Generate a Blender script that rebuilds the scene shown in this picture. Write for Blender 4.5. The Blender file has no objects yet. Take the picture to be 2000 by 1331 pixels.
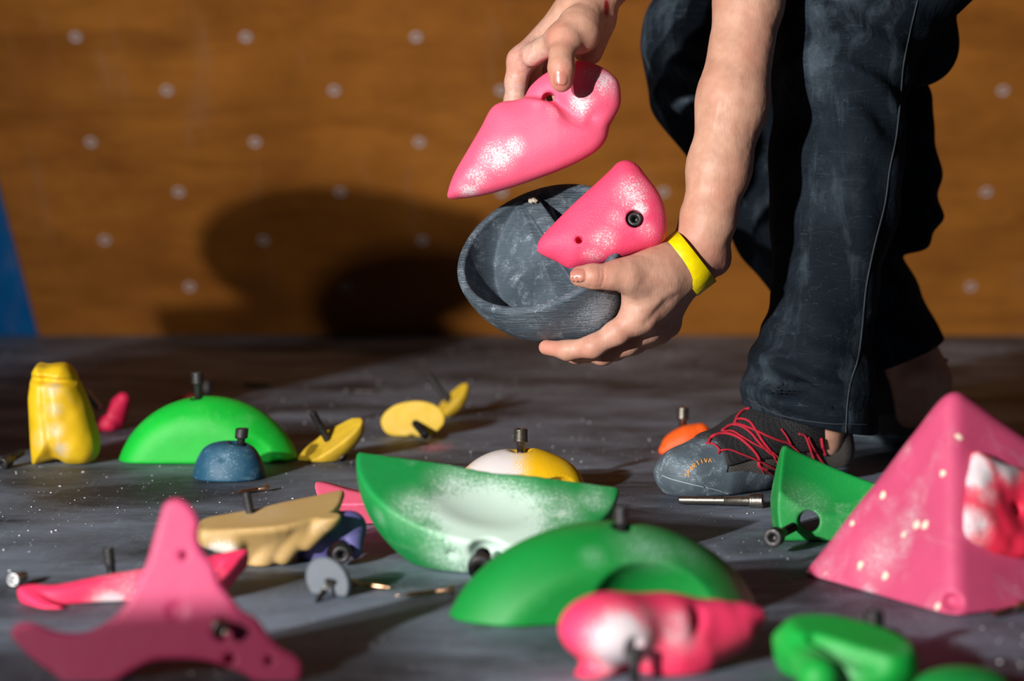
import bpy, math, numpy as np
from mathutils import Vector, Matrix
SC = bpy.context.scene
COL = SC.collection
F_PX = 4722.0; CAM_H = 0.45; PITCH = math.atan2(445.0, F_PX)
# ---------------- camera ----------------
cam_d = bpy.data.cameras.new('camera'); cam = bpy.data.objects.new('camera', cam_d); COL.objects.link(cam)
cam.location = (0, 0, CAM_H); cam.rotation_euler = (math.pi/2 - PITCH, 0, 0)
cam_d.sensor_width = 36.0; cam_d.lens = F_PX/2000*36.0; cam_d.clip_start = 0.05
cam_d.dof.use_dof = True; cam_d.dof.focus_distance = 2.74; cam_d.dof.aperture_fstop = 3.0
SC.camera = cam
# ---------------- world, exposure ----------------
w = bpy.data.worlds.new('world'); SC.world = w; w.use_nodes = True
bg = w.node_tree.nodes['Background']; bg.inputs[0].default_value = (0.60, 0.72, 1.0, 1); bg.inputs[1].default_value = 0.03
vs = SC.view_settings; vs.view_transform = 'Standard'; vs.look = 'None'; vs.gamma = 1; vs.exposure = 0.0; vs.use_curve_mapping = False
# ---------------- key flash on a stand, left behind the photographer ----------------
def look_at(o, tgt):
    o.rotation_euler = (Vector(tgt) - Vector(o.location)).to_track_quat('-Z', 'Y').to_euler()
def flash(name, loc, tgt, watts, size, cone_deg, col):
    d = bpy.data.lights.new(name, 'SPOT'); d.energy = watts; d.shadow_soft_size = size; d.spot_size = math.radians(cone_deg); d.spot_blend = 1.0; d.color = col
    o = bpy.data.objects.new(name, d); COL.objects.link(o); o.location = loc; look_at(o, tgt)
flash('key_flash', (-2.10, -0.75, 1.05), (0.25, 3.30, 0.25), 960, 0.045, 52, (1.0, 0.96, 0.92))
flash('second_flash', (-2.45, -0.62, 1.28), (0.25, 3.30, 0.25), 300, 0.06, 52, (1.0, 0.95, 0.90))

# ---------------- image geometry ----------------
cp, sp = math.cos(PITCH), math.sin(PITCH)
def V(px, py, Y):
    """world point seen at photo pixel (px,py), at distance Y in front of the camera"""
    u = (px-1000.0)/F_PX; v = (665.5-py)/F_PX
    t = Y/(cp + v*sp)
    return np.array([u*t, Y, CAM_H + t*(-sp + v*cp)])
def G(px, py, z=0.0):
    """point at height z seen at the pixel"""
    v = (665.5-py)/F_PX
    t = (z-CAM_H)/(-sp + v*cp)
    return np.array([(px-1000.0)/F_PX*t, t*(cp+v*sp), z])
def unit(a):
    a = np.asarray(a, float); return a/np.linalg.norm(a)
def PX(a):
    a = np.atleast_2d(np.asarray(a, float)); d = a - np.array([0, 0, CAM_H])
    t = d[:, 1]*cp - d[:, 2]*sp
    return np.stack([1000+F_PX*d[:, 0]/t, 665.5-F_PX*(d[:, 1]*sp+d[:, 2]*cp)/t], 1)

# ---------------- signed distance fields ----------------
f4 = np.float32
def nrm(p): return np.sqrt(np.einsum('ij,ij->i', p, p))
def sph(p, c, r): return nrm(p-np.asarray(c, f4))-r
def cone(p, a, b, ra, rb):
    a = np.asarray(a, f4); b = np.asarray(b, f4); ba = b-a
    q = p-a; t = np.clip(q@ba/max(float(ba@ba), 1e-12), 0, 1)
    return nrm(q-t[:, None]*ba) - (ra+(rb-ra)*t)
def ell(p, c, r, R=None):
    q = p-np.asarray(c, f4)
    if R is not None: q = q@np.asarray(R, f4).T
    r = np.asarray(r, f4)
    k0 = nrm(q/r); k1 = nrm(q/(r*r))
    return np.where(k1 > 1e-9, k0*(k0-1)/np.maximum(k1, 1e-9), -r.min())
def box(p, c, hb, R=None, rd=0.0):
    q = p-np.asarray(c, f4)
    if R is not None: q = q@np.asarray(R, f4).T
    d = np.abs(q)-(np.asarray(hb, f4)-rd)
    return nrm(np.maximum(d, 0)) + np.minimum(d.max(1), 0) - rd
def smin(a, b, k):
    if k <= 0: return np.minimum(a, b)
    h = np.maximum(k-np.abs(a-b), 0)/k
    return np.minimum(a, b)-h*h*k*0.25
def smax(a, b, k): return -smin(-a, -b, k)
def half(p, c, n): return (p-np.asarray(c, f4))@np.asarray(unit(n), f4)
def chain(p, pts, k=0.0):
    d = None
    for (a, ra), (b, rb) in zip(pts[:-1], pts[1:]):
        e = cone(p, a, b, ra, rb); d = e if d is None else smin(d, e, k)
    return d
def basis(xdir, zdir):
    """rows x,y,z of a local frame; z kept, x made square to it"""
    z = unit(zdir); x = np.asarray(xdir, float); x = unit(x-z*(x@z)); y = np.cross(z, x)
    return np.stack([x, y, z])
def _hash(i):
    i = (i.astype(np.int64)*np.array([73856093, 19349663, 83492791])).sum(-1) & 0x7fffffff
    i = (i ^ (i >> 13))*1274126177 & 0x7fffffff
    return ((i ^ (i >> 16)) & 0xffff)/65535.0
def noise3(p, s, seed=0):
    q = p*np.asarray(s, f4)+seed*17.31; i = np.floor(q).astype(np.int64); fr = (q-i).astype(f4); fr = fr*fr*(3-2*fr)
    out = 0
    for dx in (0, 1):
        for dy in (0, 1):
            for dz in (0, 1):
                wgt = (fr[:, 0] if dx else 1-fr[:, 0])*(fr[:, 1] if dy else 1-fr[:, 1])*(fr[:, 2] if dz else 1-fr[:, 2])
                out = out+wgt*_hash(i+np.array([dx, dy, dz]))
    return (out-0.5).astype(f4)
class Poly:
    """2-D outline with a fast signed distance; points in metres"""
    def __init__(s, pts, n=6, step=0.0012, pad=0.03, smooth=True):
        P = np.asarray(pts, float)
        if smooth:
            out = []; m = len(P)
            for i in range(m):
                a, b, c, d = P[i-1], P[i], P[(i+1) % m], P[(i+2) % m]
                for t in np.arange(n)/n:
                    out.append(.5*((2*b)+(-a+c)*t+(2*a-5*b+4*c-d)*t*t+(-a+3*b-3*c+d)*t**3))
            P = np.array(out)
        s.P = P; s.lo = P.min(0)-pad; s.hi = P.max(0)+pad; s.step = step
        nx, ny = np.ceil((s.hi-s.lo)/step).astype(int)+1; s.nx, s.ny = nx, ny
        X, Y = np.meshgrid(s.lo[0]+np.arange(nx)*step, s.lo[1]+np.arange(ny)*step, indexing='ij')
        Q = np.stack([X.ravel(), Y.ravel()], 1); d2 = np.full(len(Q), 1e9); ins = np.zeros(len(Q), bool)
        for a, b in zip(P, np.roll(P, -1, 0)):
            e = b-a; wv = Q-a; t = np.clip(wv@e/max(e@e, 1e-14), 0, 1); r = wv-t[:, None]*e
            d2 = np.minimum(d2, (r*r).sum(1))
            c = ((a[1] > Q[:, 1]) != (b[1] > Q[:, 1]))
            if abs(b[1]-a[1]) > 1e-14: ins ^= c & (Q[:, 0] < (b[0]-a[0])*(Q[:, 1]-a[1])/(b[1]-a[1])+a[0])
        s.D = (np.sqrt(d2)*np.where(ins, -1, 1)).reshape(nx, ny).astype(f4)
    def soft(s, x, y, w_=.006):
        if not hasattr(s, 'S'):
            B_ = np.clip(-s.D, 0, 1)
            for _ in range(int(2*(w_/s.step)**2)):
                B_[1:-1] = (B_[:-2]+2*B_[1:-1]+B_[2:])/4; B_[:, 1:-1] = (B_[:, :-2]+2*B_[:, 1:-1]+B_[:, 2:])/4
            s.S = B_
        gx = np.clip((x-s.lo[0])/s.step, 0, s.nx-1.001); gy = np.clip((y-s.lo[1])/s.step, 0, s.ny-1.001); i = gx.astype(int); j = gy.astype(int); a = (gx-i).astype(f4); b = (gy-j).astype(f4); D = s.S
        return D[i, j]*(1-a)*(1-b)+D[i+1, j]*a*(1-b)+D[i, j+1]*(1-a)*b+D[i+1, j+1]*a*b
    def __call__(s, x, y):
        gx = (x-s.lo[0])/s.step; gy = (y-s.lo[1])/s.step
        ox = np.maximum(-gx, 0)+np.maximum(gx-(s.nx-1.001), 0); oy = np.maximum(-gy, 0)+np.maximum(gy-(s.ny-1.001), 0)
        gx = np.clip(gx, 0, s.nx-1.001); gy = np.clip(gy, 0, s.ny-1.001)
        i = gx.astype(int); j = gy.astype(int); a = (gx-i).astype(f4); b = (gy-j).astype(f4)
        D = s.D; v = D[i, j]*(1-a)*(1-b)+D[i+1, j]*a*(1-b)+D[i, j+1]*(1-a)*b+D[i+1, j+1]*a*b
        return v + np.hypot(ox, oy)*s.step
def mesh_sdf(f, lo, hi, h, B=8, slack=1.35, smooth=0):
    """surface nets: returns verts, quads of f=0"""
    lo = np.asarray(lo, float); hi = np.asarray(hi, float)
    nb = np.maximum(np.ceil((hi-lo)/(h*B)).astype(int), 1); n = nb*B
    bc = np.stack(np.meshgrid(*[np.arange(k) for k in nb], indexing='ij'), -1).reshape(-1, 3)
    cen = (lo+(bc*B+(B-1)/2)*h).astype(f4); d = np.concatenate([f(c) for c in np.array_split(cen, max(1, len(cen)//200000))])
    A = np.empty(n, f4)
    A6 = A.reshape(nb[0], B, nb[1], B, nb[2], B)
    A6[:] = np.where(d < 0, -9, 9).reshape(nb)[:, None, :, None, :, None]
    act = bc[np.abs(d) < B*h*0.87*slack]
    off = np.stack(np.meshgrid(*[np.arange(B)]*3, indexing='ij'), -1).reshape(-1, 3)
    for s in range(0, len(act), 500):
        a = act[s:s+500]; p = (lo+((a[:, None]*B+off[None])*h)).reshape(-1, 3).astype(f4)
        v = f(p).reshape(-1, B, B, B)
        for q in range(len(a)): A6[a[q, 0], :, a[q, 1], :, a[q, 2], :] = v[q]
    A[0] = A[-1] = 9; A[:, 0] = A[:, -1] = 9; A[:, :, 0] = A[:, :, -1] = 9
    A = np.where(np.abs(A) < 1e-9, 1e-9, A)
    I = A < 0
    cnt = np.zeros(n-1, np.int8)
    sl = [slice(0, -1), slice(1, None)]
    for x in (0, 1):
        for y in (0, 1):
            for z in (0, 1): cnt += I[sl[x], sl[y], sl[z]]
    ac = np.argwhere((cnt > 0) & (cnt < 8))
    idx = np.full(n-1, -1, np.int32); idx[tuple(ac.T)] = np.arange(len(ac))
    acc = np.zeros((len(ac), 3)); wn = np.zeros(len(ac))
    for ax in range(3):
        for u in (0, 1):
            for v in (0, 1):
                o = np.zeros(3, int); oth = [k for k in range(3) if k != ax]; o[oth[0]] = u; o[oth[1]] = v
                a0 = ac+o; a1 = a0.copy(); a1[:, ax] += 1
                va = A[tuple(a0.T)]; vb = A[tuple(a1.T)]; m = (va < 0) != (vb < 0)
                t = va[m]/(va[m]-vb[m]); e = o[None].repeat(m.sum(), 0).astype(float); e[:, ax] = t
                acc[m] += e; wn[m] += 1
    verts = lo+(ac+acc/wn[:, None])*h
    quads = []
    for ax in range(3):
        s0 = [slice(None)]*3; s1 = [slice(None)]*3; s0[ax] = slice(0, -1); s1[ax] = slice(1, None)
        a = I[tuple(s0)]; b = I[tuple(s1)]; e = np.argwhere(a != b); flip = a[tuple(e.T)]
        o1, o2 = [(1, 2), (2, 0), (0, 1)][ax]
        ok = (e[:, o1] > 0) & (e[:, o2] > 0) & (e[:, o1] < n[o1]-1) & (e[:, o2] < n[o2]-1); e = e[ok]; flip = flip[ok]
        def at(i, j):
            q = e.copy(); q[:, o1] += i; q[:, o2] += j; return idx[tuple(q.T)]
        Q = np.stack([at(-1, -1), at(0, -1), at(0, 0), at(-1, 0)], 1)
        Q[~flip] = Q[~flip][:, ::-1]; quads.append(Q)
    quads = np.concatenate(quads)
    tet = np.array([[1, 1, 1], [1, -1, -1], [-1, 1, -1], [-1, -1, 1]], f4)
    for it in range(2):   # pull the vertices onto the true surface
        p = verts.astype(f4); e = 0.35*h; g = 0; m = 0
        for k in tet:
            fv = f(p+k*f4(e)); g = g+k*fv[:, None]; m = m+fv
        g = g/(4*e); m = m/4; gl = np.maximum((g*g).sum(1), 0.2)
        st = -(m/gl)[:, None]*g; ln = np.maximum(nrm(st)/(0.6*h), 1); verts = verts+st/ln[:, None]
    return verts, quads
def project(f, pts, it=6, h=0.0008, off=0.0):
    p = np.asarray(pts, f4).copy()
    for _ in range(it):
        g = np.stack([(f(p+np.eye(3, dtype=f4)[k]*h)-f(p-np.eye(3, dtype=f4)[k]*h))/(2*h) for k in range(3)], 1)
        v = f(p)-off; p = p-(v/np.maximum((g*g).sum(1), .3))[:, None]*g
    return p.astype(float)
def cast(f, pts, n=260, off=0.0, d=None, step=0.7, start=0.0):
    """follow the line of sight (or d) through each point until it meets f"""
    o = np.array([0, 0, CAM_H]); P = np.asarray(pts, float); D = P-o if d is None else np.tile(unit(d), (len(P), 1))
    D = D/np.linalg.norm(D, axis=1)[:, None]; q = P-D*start
    for _ in range(n):
        q = q+D*((f(q.astype(f4))-off)*step)[:, None]
    return q

# ---------------- objects ----------------
def tagit(o, label=None, cat=None, group=None, kind=None):
    if label: o['label'] = label
    if cat: o['category'] = cat
    if group: o['group'] = group
    if kind: o['kind'] = kind
    return o
ORG = {}
def mk(name, verts, faces, mat, origin=None, parent=None, smooth=True, mats=None, fm=None, attrs=None):
    verts = np.asarray(verts, float)
    if origin is None: origin = ORG[parent.name] if parent else np.array([*(verts[:, :2].min(0)+verts[:, :2].max(0))/2, verts[:, 2].min()])
    origin = np.asarray(origin, float)
    me = bpy.data.meshes.new(name)
    if isinstance(faces, np.ndarray):
        k = faces.shape[1]; me.vertices.add(len(verts)); me.vertices.foreach_set('co', (verts-origin).astype(f4).ravel())
        me.loops.add(faces.size); me.loops.foreach_set('vertex_index', faces.astype(np.int32).ravel())
        me.polygons.add(len(faces)); me.polygons.foreach_set('loop_start', np.arange(0, faces.size, k, dtype=np.int32))
        me.update(calc_edges=True)
    else:
        me.from_pydata([tuple(v) for v in (verts-origin)], [], [tuple(int(i) for i in q) for q in faces])
    me.polygons.foreach_set('use_smooth', [bool(smooth)]*len(me.polygons))
    for m in ([mat] if mats is None else mats): me.materials.append(m)
    if fm is not None: me.polygons.foreach_set('material_index', np.asarray(fm, np.int32))
    if attrs:
        for k, a in attrs.items():
            at = me.attributes.new(k, 'FLOAT', 'POINT'); at.data.foreach_set('value', np.asarray(a, f4))
    me.validate(); me.update()
    o = bpy.data.objects.new(name, me); COL.objects.link(o); ORG[o.name] = origin
    if parent: o.parent = parent; o.location = Vector(origin-ORG[parent.name])
    else: o.location = Vector(origin)
    return o
def empty(name, loc):
    o = bpy.data.objects.new(name, None); o.empty_display_size = .05; COL.objects.link(o); o.location = Vector(loc); ORG[o.name] = np.asarray(loc, float); return o
def solid(name, f, lo, hi, h, mat, **k):
    v, q = mesh_sdf(f, lo, hi, h); return mk(name, v, q, mat, **k)
def with_parts(o, part_name):
    """turn a lone mesh into a thing: an Empty at its base with the mesh as a named part"""
    if o.parent is not None or o.type == 'EMPTY': return o
    nm = o.name.split('.')[0]; org = ORG[o.name]; props = {k: o[k] for k in ('label', 'category', 'group') if k in o}
    o.name = part_name; ORG[o.name] = org
    for k in props: del o[k]
    r = empty(nm, (org[0], org[1], org[2]))
    for k, x in props.items(): r[k] = x
    o.parent = r; o.location = (0, 0, 0); ROOT[o.name] = r; return r
ROOT = {}
def frame_path(P):
    P = np.asarray(P, float); T = np.gradient(P, axis=0); T /= np.maximum(np.linalg.norm(T, axis=1), 1e-9)[:, None]
    n = np.cross(T[0], [0, 0, 1.]); n = n if np.linalg.norm(n) > .1 else np.cross(T[0], [0, 1., 0]); N = []
    for t in T:
        n = n-t*(n@t); n = n/np.linalg.norm(n); N.append(n)
    N = np.array(N); return T, N, np.cross(T, N)
def tube_geo(P, r, seg=8, flat=1.0):
    P = np.asarray(P, float); T, N, Bn = frame_path(P); r = np.broadcast_to(r, (len(P),))
    a = np.arange(seg)/seg*2*math.pi
    v = (P[:, None]+r[:, None, None]*(np.cos(a)[None, :, None]*N[:, None]+flat*np.sin(a)[None, :, None]*Bn[:, None])).reshape(-1, 3)
    fs = []
    for i in range(len(P)-1):
        for j in range(seg): fs.append((i*seg+j, i*seg+(j+1) % seg, (i+1)*seg+(j+1) % seg, (i+1)*seg+j))
    fs.append(tuple(range(seg))[::-1]); fs.append(tuple((len(P)-1)*seg+j for j in range(seg)))
    return v, fs
def spline(P, n=8):
    P = np.asarray(P, float); Q = np.vstack([2*P[0]-P[1], P, 2*P[-1]-P[-2]]); out = []
    for i in range(1, len(Q)-2):
        a, b, c, d = Q[i-1:i+3]
        for t in np.arange(n)/n: out.append(.5*((2*b)+(-a+c)*t+(2*a-5*b+4*c-d)*t*t+(-a+3*b-3*c+d)*t**3))
    out.append(P[-1]); return np.array(out)
def merge(parts):
    vs_, fs, n = [], [], 0
    for v, f in parts:
        vs_.append(np.asarray(v)); fs += [tuple(i+n for i in q) for q in f]; n += len(v)
    return np.vstack(vs_), fs
def lathe_geo(prof, p0, d, seg=28):
    """prof: list of (distance along d, radius, hexagon?)"""
    d = unit(d); x = np.cross(d, [0, 0, 1.]); x = unit(x) if np.linalg.norm(x) > .1 else np.array([1., 0, 0]); y = np.cross(d, x)
    vs_ = []
    a = np.arange(seg)/seg*2*math.pi
    for (s, r, hx) in prof:
        rr = np.full(seg, r)
        if hx: rr = r*math.cos(math.pi/6)/np.cos((a % (math.pi/3))-math.pi/6)
        vs_.append(p0+d*s+rr[:, None]*(np.cos(a)[:, None]*x+np.sin(a)[:, None]*y))
    fs = []
    for i in range(len(prof)-1):
        for j in range(seg): fs.append((i*seg+j, i*seg+(j+1) % seg, (i+1)*seg+(j+1) % seg, (i+1)*seg+j))
    fs.append(tuple(range(seg))[::-1]); fs.append(tuple((len(prof)-1)*seg+j for j in range(seg)))
    return np.vstack(vs_), fs
def bolt_geo(p0, d, L=0.07, head=0.016, R=0.0082, r=0.005, thread=None):
    """hex socket cap bolt (head, shank): p0 top of the head, d direction of the shank"""
    pr = [(0.009, .0001, 0), (0.009, .0042, 1), (0.0008, .0045, 1), (0.0, .0049, 0), (0.0, R-.0012, 0), (.0005, R-.0004, 0), (.0014, R, 0)]
    k = 7
    for i in range(k): pr += [(.0018+i*(head-.004)/k, R-.00015, 0), (.0018+(i+.5)*(head-.004)/k, R, 0)]
    pr += [(head-.001, R, 0), (head, R-.0008, 0), (head, .0001, 0)]; hd = lathe_geo(pr, np.asarray(p0, float), d); pr = [(head-.001, .0001, 0), (head-.001, r+.0006, 0), (head, r+.0006, 0), (head+.0008, r, 0)]
    th = thread if thread is not None else L*.62
    s = head+L-th; pr += [(s-.0004, r, 0)]
    pitch = .0015; m = int(th/pitch)
    for i in range(m): pr += [(s+i*pitch, r-.0008, 0), (s+(i+.5)*pitch, r, 0)]
    pr += [(head+L, r-.001, 0), (head+L, .0001, 0)]
    return hd, lathe_geo(pr, np.asarray(p0, float), d, 20)
def stud_geo(p0, d, L=.06, r=.005):
    pr = [(0, .0001, 0), (0, r-.0012, 0), (.0008, r-.0005, 0)]
    for i in range(int(L/.0015)): pr += [(.001+i*.0015, r-.0008, 0), (.00175+i*.0015, r, 0)]
    pr += [(L, .0001, 0)]
    return lathe_geo(pr, np.asarray(p0, float), d, 20)
def screw_geo(p0, d, L=.05, R=.0045):
    pr = [(.0016, .0001, 0), (.0016, .0012, 0), (0, .0018, 0), (0, R-.0003, 0), (.0005, R, 0), (.0038, .002, 0), (L*.3, .0018, 0)]
    n = int(L*.62/.0018)
    for i in range(n):
        s = L*.3+i*.0018; q = 1 if i < n-4 else (n-i)/5
        pr += [(s, .0014*q+.0002, 0), (s+.0009, .0025*q+.0002, 0)]
    pr += [(L, .0002, 0)]
    return lathe_geo(pr, np.asarray(p0, float), d, 16)
# ---------------- materials ----------------
def newmat(name):
    m = bpy.data.materials.new(name); m.use_nodes = True; nt = m.node_tree
    return m, nt, nt.nodes['Principled BSDF']
class NT:
    def __init__(s, nt): s.nt = nt
    def n(s, typ, **k):
        x = s.nt.nodes.new(typ)
        for a, b in k.items(): setattr(x, a, b)
        return x
    def l(s, a, b): s.nt.links.new(a, b)
    def coord(s, scale=(1, 1, 1), rot=(0, 0, 0)):
        tc = s.n('ShaderNodeTexCoord'); mp = s.n('ShaderNodeMapping'); mp.inputs['Scale'].default_value = scale; mp.inputs['Rotation'].default_value = rot
        s.l(tc.outputs['Object'], mp.inputs['Vector']); return mp.outputs['Vector']
    def noise(s, vec, scale, detail=4, rough=.55, out='Fac', dist=0.0):
        t = s.n('ShaderNodeTexNoise'); t.inputs['Scale'].default_value = scale; t.inputs['Detail'].default_value = detail
        t.inputs['Roughness'].default_value = rough; t.inputs['Distortion'].default_value = dist; s.l(vec, t.inputs['Vector']); return t.outputs[out]
    def ramp(s, v, a, b, lo=0.0, hi=1.0, smooth=False):
        r = s.n('ShaderNodeMapRange'); r.inputs['From Min'].default_value = a; r.inputs['From Max'].default_value = b
        r.inputs['To Min'].default_value = lo; r.inputs['To Max'].default_value = hi; r.clamp = True
        if smooth: r.interpolation_type = 'SMOOTHSTEP'
        s.l(v, r.inputs['Value']); return r.outputs['Result']
    def math(s, op, a, b=0.0):
        m = s.n('ShaderNodeMath', operation=op)
        for i, q in enumerate((a, b)):
            if isinstance(q, (int, float)): m.inputs[i].default_value = q
            else: s.l(q, m.inputs[i])
        return m.outputs[0]
    def mix(s, fac, a, b):
        m = s.n('ShaderNodeMix', data_type='RGBA')
        if isinstance(fac, (int, float)): m.inputs[0].default_value = fac
        else: s.l(fac, m.inputs[0])
        for i, q in ((6, a), (7, b)):
            if isinstance(q, tuple): m.inputs[i].default_value = (*q[:3], 1)
            else: s.l(q, m.inputs[i])
        return m.outputs[2]
    def bump(s, h, dist, bsdf, strength=1.0, prev=None):
        b = s.n('ShaderNodeBump'); b.inputs['Distance'].default_value = dist; b.inputs['Strength'].default_value = strength
        s.l(h, b.inputs['Height'])
        if prev is not None: s.l(prev, b.inputs['Normal'])
        s.l(b.outputs[0], bsdf.inputs['Normal']); return b.outputs[0]
def lin(r, g, b):
    f = lambda c: (c/255/12.92 if c/255 <= .04045 else ((c/255+.055)/1.055)**2.4)
    return (f(r), f(g), f(b))
CHALK = (.66, .63, .66)
def hold_mat(name, col, col2=None, spots=(), chalk=.25, rough=.55, scale=28, chips=None, org=None, bumpd=.0006, coat=0.0, sss=0.0, chalkcol=CHALK):
    """cast polyurethane: base colour, mottling, chalk dust where hands go (spots: world point, radius, amount)"""
    m, nt, bs = newmat(name); N = NT(nt); v = N.coord()
    col2 = col2 or tuple(c*.72 for c in col)
    n1 = N.noise(v, 9, 3); c = N.mix(N.ramp(n1, .35, .65), col, col2)
    fine = N.noise(v, 520, 2, .6); patch = N.noise(v, scale, 5, .65, dist=.4)
    mask = N.math('MULTIPLY', N.ramp(patch, .62-.2*chalk, .86-.2*chalk), chalk)
    org = np.zeros(3) if org is None else org
    for (c0, r, amt) in spots:
        d = N.n('ShaderNodeVectorMath', operation='DISTANCE'); d.inputs[1].default_value = tuple(np.asarray(c0)-org); N.l(N.coord(), d.inputs[0])
        s = N.math('MULTIPLY', N.ramp(d.outputs['Value'], r*.15, r, 1, 0, True), amt)
        s = N.math('MULTIPLY', s, N.ramp(patch, .25, .6, .35, 1))
        mask = N.math('MAXIMUM', mask, s)
    thr = N.math('SUBTRACT', 1.05, mask)     # grains of dust: more and more as the mask grows
    g = N.math('MULTIPLY', N.ramp(N.math('SUBTRACT', N.math('MULTIPLY', N.ramp(fine, .3, .7), 1.0), thr), -.12, .25), 1.0)
    fac = N.math('MINIMUM', N.math('ADD', N.math('MULTIPLY', g, .62), N.math('MULTIPLY', mask, .42)), .93)
    c = N.mix(fac, c, chalkcol)
    if chips:
        vo = N.n('ShaderNodeTexVoronoi'); vo.inputs['Scale'].default_value = chips[0]; N.l(v, vo.inputs['Vector'])
        jit = N.math('ADD', vo.outputs['Distance'], N.math('MULTIPLY', N.noise(v, 240, 2), .16))
        sep = N.n('ShaderNodeSeparateColor'); N.l(vo.outputs['Color'], sep.inputs[0])
        k = N.math('MULTIPLY', N.ramp(jit, .2, .235, 1, 0), N.ramp(sep.outputs[0], chips[2], chips[2]+.03))
        c = N.mix(k, c, chips[1])
    N.l(c, bs.inputs['Base Color']); bs.inputs['Roughness'].default_value = rough
    bs.inputs['Specular IOR Level'].default_value = .42
    b1 = N.bump(N.noise(v, 620, 2), bumpd, bs, .55)
    N.bump(patch, .0012, bs, .35, b1)
    if coat: bs.inputs['Coat Weight'].default_value = coat; bs.inputs['Coat Roughness'].default_value = .25
    if sss:
        bs.inputs['Subsurface Weight'].default_value = sss; bs.inputs['Subsurface Scale'].default_value = .006; bs.inputs['Subsurface Radius'].default_value = (1, .5, .5)
    return m
def metal_mat(name, col, rough=.35, metallic=1.0, dirt=.3):
    m, nt, bs = newmat(name); N = NT(nt); v = N.coord()
    n = N.noise(v, 260, 4); N.l(N.mix(N.ramp(n, .4, .7, 0, dirt), col, (.09, .07, .05)), bs.inputs['Base Color'])
    N.l(N.ramp(n, .3, .7, rough*.8, rough*1.5), bs.inputs['Roughness']); bs.inputs['Metallic'].default_value = metallic
    N.bump(n, .0001, bs, .5); return m
PINK = (.86, .075, .19); HOT = (.80, .022, .11); GREEN = (.0, .36, .04); DGREEN = (.0, .30, .045); YEL = (.83, .52, .015); BLUE = (.018, .1, .19)
M_bolt = metal_mat('black_oxide_steel', (.055, .055, .06), .45, .8)
M_steel = metal_mat('worn_steel', (.42, .38, .33), .3, 1, .5)
M_brass = metal_mat('brass_coated_steel', (.85, .50, .30), .3, 1, .25)
M_tin = metal_mat('zinc_steel', (.55, .55, .56), .35, 1, .2)

# floor: dusty black vinyl mat
m_floor, nt, bs = newmat('dusty_black_vinyl'); N = NT(nt); v = N.coord()
vst = N.coord((1.3, 2.0, 1), (0, 0, .5)); base = N.mix(N.ramp(N.noise(v, 3.2, 4), .35, .7), lin(40, 45, 52), lin(62, 69, 78))
big = N.noise(vst, 2.6, 7, .62, dist=.5); dust = N.ramp(big, .38, .70, 0, .50)
streak = N.noise(N.coord((7, 13, 1), (0, 0, .5)), 6, 5, .6, dist=.3); dust = N.math('ADD', dust, N.ramp(streak, .52, .78, 0, .10))
scr = N.noise(N.coord((30, 3, 1), (0, 0, -.25)), 5, 3, .5); dust = N.math('ADD', dust, N.ramp(scr, .62, .74, 0, .12))
c = N.mix(dust, base, lin(182, 200, 225))
vo = N.n('ShaderNodeTexVoronoi'); vo.inputs['Scale'].default_value = 290; N.l(v, vo.inputs['Vector']); sp_ = N.n('ShaderNodeSeparateColor'); N.l(vo.outputs['Color'], sp_.inputs[0])
grain = N.math('MULTIPLY', N.ramp(vo.outputs['Distance'], .12, .26, 1, 0), N.ramp(sp_.outputs[0], .70, .90))
grain = N.math('MULTIPLY', grain, N.ramp(N.noise(v, 7, 3), .4, .62))
c = N.mix(N.math('MULTIPLY', grain, .8), c, lin(235, 235, 240))
d = N.n('ShaderNodeVectorMath', operation='DISTANCE'); N.l(N.coord((1, .5, 1)), d.inputs[0]); q = G(848, 874); d.inputs[1].default_value = (q[0], q[1]*.5, 0)
pk = N.math('MULTIPLY', N.ramp(d.outputs['Value'], .006, .032, 1, 0), N.ramp(N.noise(v, 150, 3), .42, .55)); c = N.mix(N.math('MULTIPLY', pk, .8), c, lin(230, 120, 150))
N.l(c, bs.inputs['Base Color']); bs.inputs['Roughness'].default_value = .62; bs.inputs['Specular IOR Level'].default_value = .35
b1 = N.bump(N.noise(v, 420, 3), .0005, bs, .5); N.bump(big, .006, bs, .5, b1)

# climbing wall plywood
def wall_mat(name, a, b, cdark):
    m, nt, bs = newmat(name); N = NT(nt); v = N.coord((1, 1, 1))
    g = N.noise(N.coord((1.2, 9, 9)), 3.0, 5, .6, dist=.6); bl = N.noise(v, 3.4, 5, .6)
    c = N.mix(N.ramp(g, .0, 1.), a, b); c = N.mix(N.ramp(bl, .40, .72, 0, .75), c, cdark); dg = N.noise(N.coord((1.5, 7, 7), (0, .75, 0)), 1.6, 5, .6, dist=.8); c = N.mix(N.ramp(dg, .48, .72, 0, .6), c, cdark)
    sm = N.noise(N.coord((6, 1.2, 1.2), (0, .6, 0)), 3, 3); c = N.mix(N.ramp(sm, .6, .75, 0, .22), c, (.35, .2, .12))
    N.l(c, bs.inputs['Base Color']); bs.inputs['Roughness'].default_value = .5; bs.inputs['Specular IOR Level'].default_value = .3; N.bump(g, .001, bs, .3); return m
m_wall = wall_mat('orange_stained_plywood', (.44, .165, .026), (.33, .115, .016), (.15, .045, .007))
m_bluewall = wall_mat('blue_painted_plywood', (.002, .12, .36), (.002, .10, .31), (.001, .07, .22))

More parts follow.
